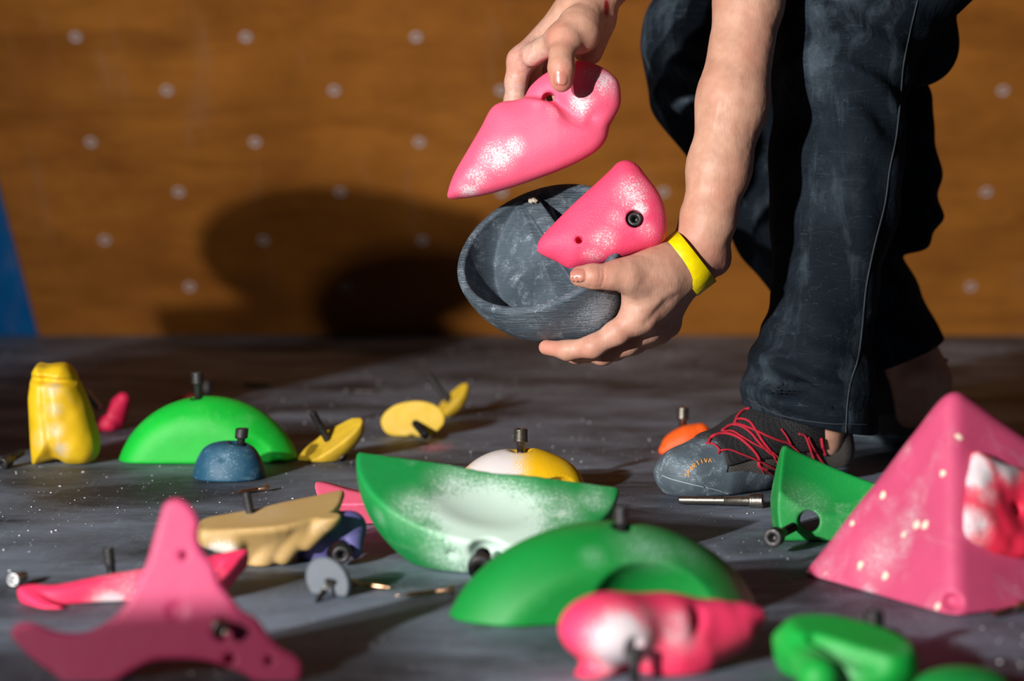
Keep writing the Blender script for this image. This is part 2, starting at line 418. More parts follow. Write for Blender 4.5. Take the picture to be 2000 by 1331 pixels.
# skin
m_skin, nt, bs = newmat('skin'); N = NT(nt); v = N.coord()
c = N.mix(N.ramp(N.noise(v, 42, 5, .6), .3, .7), (.46, .235, .160), (.60, .345, .245))
c = N.mix(N.ramp(N.noise(v, 16, 3), .45, .75, 0, .5), c, (.56, .22, .16))
fr = N.n('ShaderNodeTexVoronoi'); fr.inputs['Scale'].default_value = 62; N.l(v, fr.inputs['Vector']); fs_ = N.n('ShaderNodeSeparateColor'); N.l(fr.outputs['Color'], fs_.inputs[0])
c = N.mix(N.math('MULTIPLY', N.ramp(fr.outputs['Distance'], .05, .085, .8, 0), N.ramp(fs_.outputs[0], .90, .91)), c, (.25, .10, .06))
at = N.n('ShaderNodeAttribute', attribute_name='flush'); c = N.mix(at.outputs['Fac'], c, (.62, .17, .13))
ac_ = N.n('ShaderNodeAttribute', attribute_name='chalk'); cn = N.ramp(N.noise(v, 170, 4, .7), .35, .7)
c = N.mix(N.math('MULTIPLY', N.math('MULTIPLY', ac_.outputs['Fac'], cn), .55), c, (.72, .66, .66))
ab = N.n('ShaderNodeAttribute', attribute_name='scab'); c = N.mix(ab.outputs['Fac'], c, (.30, .01, .012))
N.l(c, bs.inputs['Base Color']); bs.inputs['Roughness'].default_value = .5; bs.inputs['Subsurface Weight'].default_value = .12; bs.inputs['Subsurface Radius'].default_value = (1, .35, .2); bs.inputs['Subsurface Scale'].default_value = .006
bs.inputs['Specular IOR Level'].default_value = .4
b1 = N.bump(N.noise(v, 900, 2), .00025, bs, .5); N.bump(N.noise(N.coord((2.4, 1, .8)), 130, 4, .65), .0007, bs, .5, b1)
m_nail, nt, bs = newmat('fingernail'); bs.inputs['Base Color'].default_value = (.50, .20, .15, 1); bs.inputs['Roughness'].default_value = .3; bs.inputs['Subsurface Weight'].default_value = .2; bs.inputs['Subsurface Scale'].default_value = .003

# trousers
m_pants, nt, bs = newmat('dusty_navy_cotton'); N = NT(nt); v = N.coord()
c = N.mix(N.ramp(N.noise(v, 7, 4), .3, .7), (.0040, .0075, .0125), (.0065, .0115, .0185))
weave = N.noise(N.coord((1, 1, .25)), 700, 2)
st = N.noise(N.coord((1, 1, .35), (.3, .2, 0)), 16, 6, .65, dist=.6); ch = N.ramp(st, .52, .82, 0, .30)
ln_ = N.noise(N.coord((14, 14, 90), (.2, .35, 0)), 1.0, 2, .4, dist=1.2); ch = N.math('ADD', ch, N.ramp(N.math('ABSOLUTE', N.math('SUBTRACT', ln_, .5)), .0, .006, .10, 0))
fl = N.noise(v, 260, 3, .7); ch = N.math('ADD', ch, N.math('MULTIPLY', N.ramp(fl, .66, .72), N.ramp(N.noise(v, 9, 3), .45, .7, 0, .35)))
SPOT_PANTS = [(V(1580, 150, 2.9), .085, .26), (V(1625, 350, 2.9), .09, .14), (V(1500, 760, 2.9), .045, .36), (V(1330, 160, 3.08), .06, .16), (V(1560, 640, 2.9), .06, .12)]
for c0, r, a in SPOT_PANTS:
    d = N.n('ShaderNodeVectorMath', operation='DISTANCE'); tc = N.n('ShaderNodeTexCoord'); N.l(tc.outputs['Object'], d.inputs[0]); d.inputs[1].default_value = tuple(c0)
    ch = N.math('ADD', ch, N.math('MULTIPLY', N.ramp(d.outputs['Value'], r*.1, r, a, 0, True), N.ramp(N.noise(v, 46, 6, .7), .35, .65)))
c = N.mix(ch, c, (.21, .285, .36)); N.l(c, bs.inputs['Base Color']); bs.inputs['Roughness'].default_value = .85; bs.inputs['Specular IOR Level'].default_value = .15
b1 = N.bump(weave, .0004, bs, .5); N.bump(N.noise(N.coord((1, 1, .6)), 26, 4, .6, dist=.8), .006, bs, .5, b1)
M_pants = m_pants
def cloth(name, col, sc=900, rough=.85, b=.0004):
    m, nt, bs = newmat(name); N = NT(nt); v = N.coord(); n = N.noise(v, sc, 2)
    N.l(N.mix(N.ramp(n, .35, .65), tuple(x*.75 for x in col), col), bs.inputs['Base Color']); bs.inputs['Roughness'].default_value = rough; N.bump(n, b, bs, .6); return m
def weave_mat(name, col, lcol, sc, dist=.0008):
    m, nt, bs = newmat(name); N = NT(nt); v = N.coord((1, 1, 1.0), (.5, .3, .8))
    vo = N.n('ShaderNodeTexVoronoi'); vo.inputs['Scale'].default_value = sc; vo.inputs['Randomness'].default_value = .25; N.l(v, vo.inputs['Vector'])
    k = N.ramp(vo.outputs['Distance'], .25, .55); N.l(N.mix(k, col, lcol), bs.inputs['Base Color']); bs.inputs['Roughness'].default_value = .8
    N.bump(vo.outputs['Distance'], dist, bs, .7); return m
M_rubber = hold_mat('worn_grey_rubber', (.095, .13, .16), (.05, .065, .08), chalk=.7, scale=45, rough=.6, chalkcol=(.42, .52, .60))
M_mesh = weave_mat('grey_shoe_mesh', (.020, .018, .018), (.10, .09, .08), 620)
M_tongue = weave_mat('black_knit', (.004, .004, .005), (.022, .022, .025), 330, .0012)
M_lace = cloth('red_lace', (.50, .012, .035), 1500)
M_thread = cloth('red_thread', (.42, .015, .03), 1500)
M_orange_print = cloth('orange_print', (.75, .36, .10), 900, .5)
M_seam = cloth('pale_thread', (.035, .042, .052), 1500)
M_shirt = cloth('dark_grey_jersey', (.03, .03, .035), 600)
M_hair = cloth('brown_hair', (.05, .028, .015), 300)
mb, nt, bs = newmat('yellow_wristband_paper'); N = NT(nt); N.l(N.mix(N.ramp(N.noise(N.coord(), 150, 3), .3, .7), (.90, .74, .0), (.83, .62, .0)), bs.inputs['Base Color']); bs.inputs['Roughness'].default_value = .4; N.bump(N.noise(N.coord(), 90, 3), .0008, bs, .5); M_band = mb
# ---------------- the place ----------------
def plane_mesh(name, corners, mat, nx=1, ny=1, zf=None, **k):
    a, b, c, d = [np.asarray(q, float) for q in corners]; vs_ = []
    for j in range(ny+1):
        for i in range(nx+1):
            s, t = i/nx, j/ny; vs_.append((a*(1-s)+b*s)*(1-t)+(d*(1-s)+c*s)*t)
    vs_ = np.array(vs_)
    if zf is not None: vs_[:, 2] += zf(vs_)
    fs = [(j*(nx+1)+i, j*(nx+1)+i+1, (j+1)*(nx+1)+i+1, (j+1)*(nx+1)+i) for j in range(ny) for i in range(nx)]
    return mk(name, vs_, fs, mat, **k)
floor = plane_mesh('floor', [(-4, -1.6, 0), (4.5, -1.6, 0), (4.5, 5.3, 0), (-4, 5.3, 0)], m_floor, origin=(0, 0, 0)); floor['kind'] = 'structure'
WY = 4.885; SL = .729           # the wall leans out over the mat
def wallpt(px, py):
    v = (665.5-py)/F_PX; dy = cp+v*sp; dz = -sp+v*cp; t = (WY-SL*CAM_H)/(dy+SL*dz)
    return np.array([(px-1000)/F_PX*t, t*dy, CAM_H+t*dz])
def wallat(x, z): return np.array([x, WY-SL*z, z])
e0, e1 = wallpt(-2, 360), wallpt(76, 657); ed = (e1-e0)/(e1[2]-e0[2])
def edge(z): return e1+ed*(z-e1[2])
zt = 2.6
def slab(name, pts, thick, mat):
    pts = np.array(pts); n = np.array([0, 1, SL])/math.hypot(1, SL); vs_ = np.vstack([pts, pts+n*thick]); m = len(pts)
    fs = [tuple(range(m)), tuple(range(2*m-1, m-1, -1))]+[(i, i+m, (i+1) % m+m, (i+1) % m) for i in range(m)]
    return mk(name, vs_, fs, mat, origin=pts[0], smooth=False)
e_b, e_t = edge(0.0), edge(zt)
wall = slab('wall_back', [wallat(e_b[0], 0), wallat(4.5, 0), wallat(4.5, zt), wallat(e_t[0], zt)], .03, m_wall); wall['kind'] = 'structure'
wl = slab('wall_left', [wallat(-4, 0), wallat(e_b[0]-.002, 0), wallat(e_t[0]-.002, zt), wallat(-4, zt)], .02, m_bluewall); wl['kind'] = 'structure'
# threaded insert nuts in the plywood, in staggered rows
m_nut, nt_, bs_ = newmat('chalky_nut'); bs_.inputs['Base Color'].default_value = (.50, .40, .38, 1); bs_.inputs['Metallic'].default_value = .2; bs_.inputs['Roughness'].default_value = .6
nn = -np.array([0, 1, SL])/math.hypot(1, SL)
nutv, nutf = lathe_geo([(.012, .0001, 0), (.012, .0045, 0), (-.0005, .005, 0), (-.001, .0105, 0), (.0002, .0122, 0), (.003, .0122, 0)], np.zeros(3), -nn, 20)
nut_me = None
A0 = wallpt(148, 73); row_dz = (wallpt(148, 73)[2]-wallpt(176, 470)[2])/4
rows = [(A0[2]-k*row_dz, k) for k in range(-2, 7)]
for z, k in rows:
    if z < .02: continue
    for i in range(-1, 9):
        x = A0[0]+(i+(.5 if k % 2 else 0))*.3115
        if x < edge(z)[0]+.05: continue
        p = wallat(x, z)
        if nut_me is None:
            o = mk('bolt_hole_insert', nutv+p, nutf, m_nut, origin=p, parent=wall); nut_me = o.data
        else:
            o = bpy.data.objects.new('bolt_hole_insert', nut_me); COL.objects.link(o); o.parent = wall; o.location = Vector(p-ORG[wall.name])

# ---------------- grey bowl shaped hold ----------------
Cb = V(1055, 481, 2.78)
nb_ = np.array([-.345, -.66, .666]); nb_ = unit(nb_); cz = np.array([0, sp, cp]); cy = np.array([0, -cp, sp])  # camera up / towards camera
nb_w = unit(np.array([1., 0, 0])*nb_[0]+cz*nb_[2]+cy*.66)
Rb = basis([1, 0, -.6], nb_w)
def on_rim(px, py, c=0.0):
    o = np.array([0, 0, CAM_H]); d = unit(V(px, py, 2.78)-o); t = ((Cb+nb_w*c-o)@nb_w)/(d@nb_w); return o+d*t
RB = .1035
ra_, rb2_ = on_rim(1012, 396), on_rim(1085, 590)
la, lb = Rb@(ra_-Cb), Rb@(rb2_-Cb); ldir = unit((lb-la)[:2]); lnrm = np.array([-ldir[1], ldir[0]])
if (Rb@(on_rim(940, 500)-Cb)-la)[:2]@lnrm < 0: lnrm = -lnrm      # points to the left of the ridge
r0_, r1_ = Rb@(on_rim(1028, 380)-Cb), Rb@(on_rim(1128, 520)-Cb); r0_[2] = r1_[2] = 0; ribl = float(np.linalg.norm(r1_-r0_)); ribc = (r0_+r1_)/2+np.array([0, 0, -.0345]); RIB = basis(r1_-r0_, [0, 0, 1])
def f_bowl(p):
    q = (p-Cb.astype(f4))@Rb.T.astype(f4)
    outer = ell(q, (0, 0, -.004), (RB, RB, .114)); outer = smax(outer, q[:, 2], .004)
    outer = smax(smin(ell(q, (0, 0, -.004), (RB, RB, .114)), sph(p, V(1140, 583, 2.775), .047), .02), q[:, 2], .004)
    inner = ell(q, (0, 0, 0), (RB-.0105, RB-.0105, .080)); inner = smax(inner, -q[:, 2]-.066, .02)
    s = (q[:, :2]-la[:2].astype(f4))@lnrm.astype(f4)          # left of the ridge
    t = (q[:, :2]-la[:2].astype(f4))@ldir.astype(f4)
    ridge = -.006-.20*np.maximum(t, 0)
    Hl = ridge-.55*np.maximum(s, 0)-.2*np.maximum(s-.03, 0)
    fill = (q[:, 2]-(ridge-.50*np.maximum(s, 0)-.42*np.maximum(-s, 0)))*.8
    fill = smax(fill, -s-.034, .002)
    rib = box(q, ribc, (ribl/2, .0095, .032), RIB, .0015)
    fill = np.minimum(fill, rib)
    shell = smax(outer, -inner, .003)
    return smin(shell, smax(fill, inner-.002, .0), .002)
mat_bowl = hold_mat('slate_grey_polyurethane', (.10, .135, .17), (.05, .07, .09), chalk=.65, scale=60, rough=.5, chalkcol=(.36, .43, .50), org=Cb,
                    spots=[(V(1000, 510, 2.74), .035, .75), (V(1180, 620, 2.72), .055, 1.0)])
nt = mat_bowl.node_tree; N = NT(nt); bs = nt.nodes['Principled BSDF']
gr = N.noise(N.coord((3, 3, 40), (.35, -.30, 0)), 14, 4, .6); N.bump(gr, .0030, bs, .9, bs.inputs['Normal'].links[0].from_socket)
bowl = solid('climbing_hold', f_bowl, Cb-.125, Cb+.125, .0016, mat_bowl, origin=Cb)
tagit(bowl, 'hollow grey bowl-shaped climbing hold held in the lower hand with the yellow wristband', 'climbing hold')
v, q = mesh_sdf(lambda p: smax(ell(p, on_rim(1040, 391, .004), (.006, .004, .003), Rb)+noise3(p, 400)*.003, half(p, on_rim(1040, 391, -.001), -nb_w), .001), on_rim(1040, 391)-.012, on_rim(1040, 391)+.012, .0008)
m_chip = cloth('pale_foam_crumb', (.6, .52, .40), 500)
tagit(mk('crumb', v, q, m_chip), 'tiny pale crumb lying on the rim of the grey bowl-shaped hold', 'crumb')

# ---------------- held pink holds ----------------
def px_poly(pts, Y, frame_o, R):
    """outline traced at the pixel points, laid on the plane through frame_o spanned by R[0],R[1]"""
    o = np.array([0, 0, CAM_H]); out = []
    for (x, y) in pts:
        d = unit(V(x, y, Y)-o); t = ((frame_o-o)@R[2])/(d@R[2]); out.append((R@(o+d*t-frame_o))[:2])
    return np.array(out)
def loc2(px, py, O, R, Y=2.76):
    return px_poly([(px, py)], Y, O, R)[0]
OU = V(1060, 250, 2.79); RU = basis([1, .12, 0], [-.22, -.93, .22])
po = [(877, 389), (880, 370), (892, 340), (915, 300), (943, 252), (962, 216), (984, 202), (1020, 196), (1035, 172), (1056, 152), (1078, 138), (1110, 124), (1142, 121), (1178, 133), (1205, 154), (1213, 175), (1213, 205), (1203, 228), (1192, 248), (1186, 272), (1170, 293), (1140, 313), (1100, 332), (1050, 351), (1000, 368), (950, 382), (905, 389)]
PU = Poly(px_poly(po, 2.79, OU, RU))
lowp = Poly(px_poly([(870, 395), (885, 345), (943, 245), (962, 212), (984, 199), (1020, 196), (1060, 203), (1088, 211), (1125, 245), (1165, 262), (1190, 285), (1185, 320), (1000, 420), (880, 420)], 2.79, OU, RU))
vc = [loc2(*q, OU, RU) for q in [(1085, 208), (1125, 232), (1165, 240), (1200, 226)]]
hole_u = loc2(1077, 197, OU, RU); xr = loc2(1150, 240, OU, RU)[0]
def seg2(x, y, a, b):
    e = b-a; t = np.clip(((x-a[0])*e[0]+(y-a[1])*e[1])/(e@e), 0, 1); return np.hypot(x-a[0]-t*e[0], y-a[1]-t*e[1])
def f_up(p):
    q = (p-OU.astype(f4))@RU.T.astype(f4); x, y, z = q.T
    d = PU(x, y); din = PU.soft(x, y)
    H = .022*np.sqrt(np.clip(1-(1-np.minimum(din/.034, 1))**2, 0, 1))+.005+.10*din
    fade = np.clip((xr-x)/.03, 0, 1)
    dl = lowp(x, y); wl_ = 1/(1+np.exp(np.clip(dl/(.0012+.006*(1-fade)), -30, 30)))
    sink = (.0045*fade+.001)*np.exp(-((dl-.004)/.012)**2)*(dl > -.004)*np.clip(din/.02, 0, 1)
    H = (H+.0022*fade)*wl_+(H-.0022*fade-.002-sink)*(1-wl_)
    for a, b in zip(vc[:-1], vc[1:]): H = H-.0030*np.exp(-(seg2(x, y, a, b)/.010)**2)*np.clip(din/.02, 0, 1)
    s = smax(smax(d, (z-H)*.72, .007), -z, .004)
    return smax(s, -(np.hypot((x-hole_u[0])/1.25, y-hole_u[1])-.0058), .002)
spu = [(V(965, 305, 2.75), .036, 1.0), (V(1000, 285, 2.75), 0.022, 1.19), (V(930, 350, 2.75), 0.030, 1.19), (V(1040, 190, 2.75), 0.022, 1.36), (V(1080, 200, 2.74), 0.027, 1.53), (V(1125, 205, 2.745), 0.027, 1.61), (V(1140, 190, 2.745), 0.025, 1.02), (V(1064, 240, 2.74), 0.009, 1.36), (V(915, 378, 2.77), 0.020, 1.02), (V(1180, 165, 2.77), 0.027, 0.77), (V(1150, 150, 2.77), 0.022, 0.59)]
M_up = hold_mat('bright_pink_polyurethane', (.86, .125, .235), (.84, .095, .19), spots=spu, chalk=.12, org=OU, sss=.08)
upper = solid('climbing_hold', f_up, OU+np.array([-.13, -.075, -.10]), OU+np.array([.12, .05, .10]), .0014, M_up, origin=OU)
tagit(upper, 'pink wing-shaped climbing hold with a pointed tip, pinched by the upper hand', 'climbing hold')
# second pink hold, set into the bowl
OS = V(1190, 440, 2.755); RS = basis([1, .1, 0], [-.05, -.92, .30])
ps = [(1050, 496), (1047, 482), (1056, 464), (1078, 441), (1118, 402), (1160, 365), (1190, 338), (1206, 322), (1226, 318), (1246, 328), (1262, 349), (1285, 380), (1298, 410), (1303, 440), (1301, 466), (1286, 484), (1255, 493), (1215, 506), (1180, 516), (1140, 523), (1112, 527), (1086, 513)]
PS_ = Poly(px_poly(ps, 2.75, OS, RS)); hb = loc2(1240, 443, OS, RS); hs = loc2(1132, 481, OS, RS)
def f_sec(p):
    q = (p-OS.astype(f4))@RS.T.astype(f4); x, y, z = q.T
    d = PS_(x, y); din = PS_.soft(x, y)
    H = .006+.024*np.sqrt(np.clip(1-(1-np.minimum(din/.030, 1))**2, 0, 1))+.09*din+.10*x
    s = smax(smax(d, (z-H)*.72, .008), -z, .004)
    s = smax(s, -smax(np.hypot(x-hb[0], y-hb[1])-.0098, .024-z, .001), .002)
    return smax(s, -smax(np.hypot(x-hs[0], y-hs[1])-.0036, .012-z, .001), .003)
sps = [(V(1180, 470, 2.71), .026, .85), (V(1200, 420, 2.71), .022, .8), (V(1235, 375, 2.73), .03, .75), (V(1250, 405, 2.72), .016, .9), (V(1262, 450, 2.72), .016, .5), (V(1160, 500, 2.72), .02, .5)]
M_sec = hold_mat('hot_pink_polyurethane', (.86, .085, .19), (.82, .055, .145), spots=sps, chalk=.18, org=OS, bumpd=.0012, sss=.05)
second = solid('climbing_hold', f_sec, OS+np.array([-.1, -.07, -.07]), OS+np.array([.085, .05, .085]), .0014, M_sec, origin=OS)
tagit(second, 'pink curved climbing hold with a black bolt head, resting in the grey bowl-shaped hold', 'climbing hold')
hb3 = OS+RS.T@np.array([hb[0], hb[1], .034])
SECOND_BOLT = (hb3, -RS[2])

# ---------------- the person ----------------
C1 = lambda x, y, Y, r: (V(x, y, Y), r)
# near hand (thumb in front of the bowl, fingers under it)
def f_hand_n(p):
    fore = chain(p, [C1(1490, -200, 2.90, .043), C1(1463, 0, 2.83, .0375), C1(1431, 200, 2.79, .0385), C1(1404, 330, 2.775, .0335), C1(1383, 430, 2.765, .0285), C1(1364, 490, 2.765, .0265), C1(1338, 512, 2.765, .0278)], .02)
    fore = smin(fore, sph(p, V(1397, 508, 2.775), .0165), .02)
    d = fore
    W = V(1335, 522, 2.762)
    mcp = [V(1252, 620, 2.732), V(1268, 640, 2.760), V(1287, 646, 2.790), V(1305, 634, 2.818)]
    for k, (m, r) in enumerate(zip(mcp, (.0165, .0155, .0142, .013))):
        d = smin(d, cone(p, W+np.array([0, .012*(k-1), 0]), m, .0215, r), .022)
    tm = V(1290, 537, 2.732)
    d = smin(d, cone(p, W, tm, .024, .0200), .02)
    th = chain(p, [(tm, .0195), C1(1226, 543, 2.705, .0150), C1(1190, 542, 2.699, .0128), C1(1160, 540, 2.696, .0130), C1(1134, 540, 2.697, .0120)], .008)
    d = smin(d, th, .024)
    d = smin(d, cone(p, V(1208, 530, 2.706), V(1296, 511, 2.738), .0125, .0190), .014)
    # web between thumb and forefinger
    d = smin(d, chain(p, [(V(1245, 560, 2.722), .0150), (V(1240, 585, 2.728), .0135), (V(1242, 608, 2.732), .0150)]), .020)
    d = smin(d, cone(p, V(1300, 560, 2.727), V(1255, 612, 2.721), .0105, .0100), .012)      # tendon
    d = smin(d, cone(p, V(1330, 552, 2.735), V(1272, 630, 2.738), .0075, .0085), .009)
    fi = chain(p, [(mcp[0], .0160), C1(1205, 650, 2.728, .0132), C1(1158, 677, 2.728, .0120), C1(1108, 685, 2.740, .0104), C1(1067, 679, 2.755, .0085)], .008)
    fm = chain(p, [(mcp[1], .0150), C1(1225, 672, 2.760, .012), C1(1178, 693, 2.759, .0112), C1(1125, 692, 2.778, .0098), C1(1090, 684, 2.797, .0085)], .008)
    fr_ = chain(p, [(mcp[2], .0135), C1(1240, 672, 2.80, .0112), C1(1200, 686, 2.80, .0104), C1(1150, 686, 2.82, .0095), C1(1115, 678, 2.835, .0082)], .008)
    fp = chain(p, [(mcp[3], .012), C1(1268, 662, 2.83, .0098), C1(1235, 674, 2.835, .0092), C1(1190, 676, 2.855, .0082), C1(1165, 668, 2.865, .0075)], .008)
    g = smin(smin(fi, fm, .0016), smin(fr_, fp, .0016), .0016)
    d = smin(d, g, .011)
    # knuckle wrinkles on the thumb
    for k, xx in enumerate((1155, 1161, 1168, 1176)):
        b_ = V(xx+2, 520, 2.688); c_ = V(xx-3, 560, 2.688); mid = V(xx+4, 540, 2.683)
        w_ = np.minimum(cone(p, b_, mid, 0, 0), cone(p, mid, c_, 0, 0)); d = d+.0010*np.exp(-(w_/.0015)**2)
    # knuckle hollows, tendons, skin folds
    for a, b in (((1310, 572), (1262, 628)), ((1338, 590), (1290, 640))):      # hollows between the tendons
        w_ = cone(p, V(*a, 2.722), V(*b, 2.715), 0, 0); d = d+.0022*np.exp(-(w_/.0065)**2)
    for a, b, r_ in (((1405, 200), (1372, 330), 2.75), ((1372, 330), (1362, 440), 2.745), ((1450, 120), (1425, 300), 2.752)):      # veins
        w_ = cone(p, V(*a, r_), V(*b, r_), 0, 0); d = d-.0009*np.exp(-(w_/.0045)**2)
    d = d+noise3(p, 60, 3)*.0008+noise3(p, 140, 4)*.0005
    return d
def f_hand_f(p):
    d = chain(p, [C1(1265, -260, 2.92, .040), C1(1225, -140, 2.86, .034), C1(1185, -50, 2.825, .0300), C1(1158, 5, 2.81, .0285)], .02)
    W = V(1150, 20, 2.815)
    mcp = [V(1018, 118, 2.825), V(1035, 105, 2.852), V(1055, 100, 2.878), V(1085, 98, 2.90)]
    for k, (m, r) in enumerate(zip(mcp, (.0150, .0145, .0135, .0125))):
        d = smin(d, cone(p, W+np.array([-.008, .008*k, .0]), m, .021, r), .022)
    d = smin(d, cone(p, V(1165, 45, 2.815), V(1150, 100, 2.822), .021, .0165), .016)     # heel of the palm
    th = chain(p, [(V(1128, 52, 2.772), .0235), (V(1108, 78, 2.750), .0165), C1(1097, 108, 2.734, .0128), C1(1096, 132, 2.725, .0136), C1(1097, 158, 2.722, .0125)], .008)
    dt = smin(cone(p, V(1150, 25, 2.79), V(1132, 62, 2.768), .020, .0255), th, .006)
    dt = smin(dt, sph(p, V(1094, 74, 2.757), .0125), .014)
    d = smin(d, dt, .007)
    d = smin(d, cone(p, V(1085, 78, 2.775), V(1040, 108, 2.80), .0135, .0125), .018)      # web
    fi = chain(p, [(mcp[0], .0148), C1(1008, 160, 2.826, .0122), C1(1006, 200, 2.826, .0118), C1(1040, 228, 2.822, .0102), C1(1072, 232, 2.815, .0088)], .008)
    fm = chain(p, [(mcp[1], .0140), C1(1040, 165, 2.858, .0118), C1(1050, 208, 2.856, .0110), C1(1085, 230, 2.842, .0098), C1(1115, 232, 2.828, .0086)], .008)
    fr_ = chain(p, [(mcp[2], .0130), C1(1072, 160, 2.884, .0112), C1(1085, 198, 2.880, .0105), C1(1118, 214, 2.855, .0094), C1(1145, 214, 2.834, .0082)], .008)
    fp = chain(p, [(mcp[3], .0115), C1(1108, 145, 2.90, .0098), C1(1125, 175, 2.892, .0092), C1(1150, 188, 2.865, .0084), C1(1170, 188, 2.842, .0074)], .008)
    g = smin(smin(fi, fm, .0016), smin(fr_, fp, .0016), .0016)
    d = smin(d, g, .010)
    # creases across the palm and over the finger root
    for a, b in (((1068, 128), (1030, 140)), ((1060, 150), (1020, 158)), ((1050, 172), (1015, 176))):
        d = d+.0012*np.exp(-(cone(p, V(*a, 2.808), V(*b, 2.808), 0, 0)/.0022)**2)
    for yy in (118, 124, 131): d = d+.0005*np.exp(-(cone(p, V(1084, yy+2, 2.712), V(1110, yy-1, 2.712), 0, 0)/.0013)**2)
    return d+noise3(p, 60, 5)*.0008+noise3(p, 140, 6)*.0005
def nail(c, axis, up, w_, l_):
    R = basis(axis, up); c = np.asarray(c)
    def f(p):
        q = (p-c.astype(f4))@R.T.astype(f4)
        bend = q[:, 2]+q[:, 1]**2/(2*.0115)+q[:, 0]**2/(2*.05)
        o = np.sqrt((np.abs(q[:, 0])/l_)**3+(np.abs(q[:, 1])/w_)**3+1e-12)
        return np.maximum((o-1)*.003, np.abs(bend)-.0009)*.8
    return f
n1c = cast(f_hand_n, [V(1127, 538, 2.69)], start=.05)[0]; n2c = cast(f_hand_f, [V(1094, 153, 2.70)], start=.05)[0]
ax1 = unit(V(1110, 540, 2.70)-V(1160, 540, 2.70)); ax2 = unit(V(1097, 170, 2.72)-V(1097, 125, 2.724))
fn1 = nail(n1c+np.array([0, -.0010, .0]), ax1, [-.30, -1, .30], .0078, .0088); fn2 = nail(n2c+np.array([0, -.0004, 0]), ax2, [-.12, -1, .1], .0078, .0080)
def paint(v, f_other=None):
    v = v.astype(f4); fl = np.zeros(len(v)); chk = np.zeros(len(v)); sc_ = np.zeros(len(v))
    def blob(c, r): return np.exp(-(nrm(v-np.asarray(c, f4))/r)**2)
    for c, r, a in [(V(1115, 540, 2.70), .014, .45), (V(1170, 540, 2.69), .012, .3), (V(1257, 617, 2.738), .02, .35), (V(1160, 680, 2.73), .02, .3), (V(1068, 680, 2.75), .02, .4), (V(1400, 510, 2.76), .025, .25),
                    (V(1097, 160, 2.71), .018, .7), (V(1085, 65, 2.75), .014, .5), (V(1120, 95, 2.77), .018, .3), (V(1010, 120, 2.81), .02, .3), (V(1215, 655, 2.73), .025, .25), (V(1072, 68, 2.75), .003, .9)]:
        fl = np.maximum(fl, a*blob(c, r))
    for c, r, a in [(V(1060, 120, 2.80), .04, .9), (V(1010, 170, 2.81), .03, .7), (V(1180, 600, 2.74), .05, .3), (V(1240, 590, 2.73), .04, .3)]: chk = np.maximum(chk, a*blob(c, r))
    s0, s1 = V(1183, 2, 2.77), V(1187, 28, 2.785); d = cone(v, s0, s1, .0035, .0025); sc_ = np.clip(1-np.abs(v[:, 0]-V(1185, 15, 2.78)[0])/.0042, 0, 1)*np.clip(1-np.abs(v[:, 2]-V(1185, 15, 2.78)[2])/.013, 0, 1)*(nrm(v-V(1185, 15, 2.80).astype(f4)) < .05)*(v[:, 1] < 2.82)
    return dict(flush=fl, chalk=chk, scab=np.clip(sc_*2.5, 0, 1))
# limb joints (standing on the mat, bending forward)
HIPn, KNn = V(1960, -260, 2.98), V(1640, 60, 2.925); HIPf, KNf = V(1950, -260, 3.22), V(1352, 85, 3.14)
ANn, ANf = V(1600, 830, 2.925), V(1775, 705, 3.22)
SHn, SHf = V(1560, -700, 2.93), V(1520, -740, 3.28); ELn, ELf = V(1490, -200, 2.90), V(1265, -260, 2.92)
HEAD = V(1330, -900, 3.08)
def f_body(p):
    d = chain(p, [(ELn, .043), (SHn, .055)], .02)
    d = smin(d, chain(p, [(ELf, .040), (SHf, .055)]), .02)
    hipc = (HIPn+HIPf)/2; chest = (SHn+SHf)/2
    sp1 = hipc*.55+chest*.45+np.array([0, 0, .05])
    t = chain(p, [(hipc, .13), (sp1, .125), (chest+np.array([.06, 0, -.03]), .135)], .05)
    t = smin(t, cone(p, SHn, SHf, .06, .06), .06)
    d = smin(d, t, .04)
    nk = chest+np.array([-.06, 0, .06]); d = smin(d, cone(p, chest, HEAD+np.array([.05, 0, -.01]), .06, .055), .03)
    R = basis([-.75, 0, -.66], [-.66, 0, .75])
    hd = ell(p, HEAD, (.095, .076, .118), R)
    fwd = R[0]; up = R[2]; sd = R[1]
    hd = smin(hd, ell(p, HEAD+fwd*.045-up*.06, (.045, .05, .055), R), .03)       # jaw
    hd = smin(hd, cone(p, HEAD+fwd*.09+up*.01, HEAD+fwd*.112-up*.022, .007, .013), .012)  # nose
    for s in (-1, 1):
        hd = smax(hd, -sph(p, HEAD+fwd*.098+up*.012+sd*.033*s, .014), .01)
        hd = smin(hd, sph(p, HEAD+fwd*.080+up*.010+sd*.031*s, .0135), .003)
        hd = smin(hd, ell(p, HEAD-fwd*.005+sd*.078*s-up*.005, (.018, .008, .032), R), .006)
    hd = smin(hd, cone(p, HEAD+fwd*.092-up*.055+sd*.022, HEAD+fwd*.092-up*.055-sd*.022, .007, .007), .006)
    d = smin(d, hd, .02)
    return d
def f_shins(p):
    a = chain(p, [(HIPn, .09), (KNn, .058), (V(1640, 400, 2.925), .052), (ANn, .027), (V(1606, 865, 2.925), .022)], .02)
    b = chain(p, [(HIPf, .09), (KNf, .056), (V(1560, 400, 3.18), .052), (V(1775, 690, 3.22), .034), (V(1800, 745, 3.22), .036), (V(1795, 800, 3.22), .032)], .02)
    b = smin(b, ell(p, V(1795, 742, 3.18), (.018, .012, .016)), .02)
    return smin(smin(a, b, .02), chain(p, [(HIPn, .1), ((HIPn+HIPf)/2, .13), (HIPf, .1)]), .04)
FHN = lambda p: np.minimum(f_hand_n(p), fn1(p))
FHF = lambda p: np.minimum(f_hand_f(p), fn2(p))
parts = []
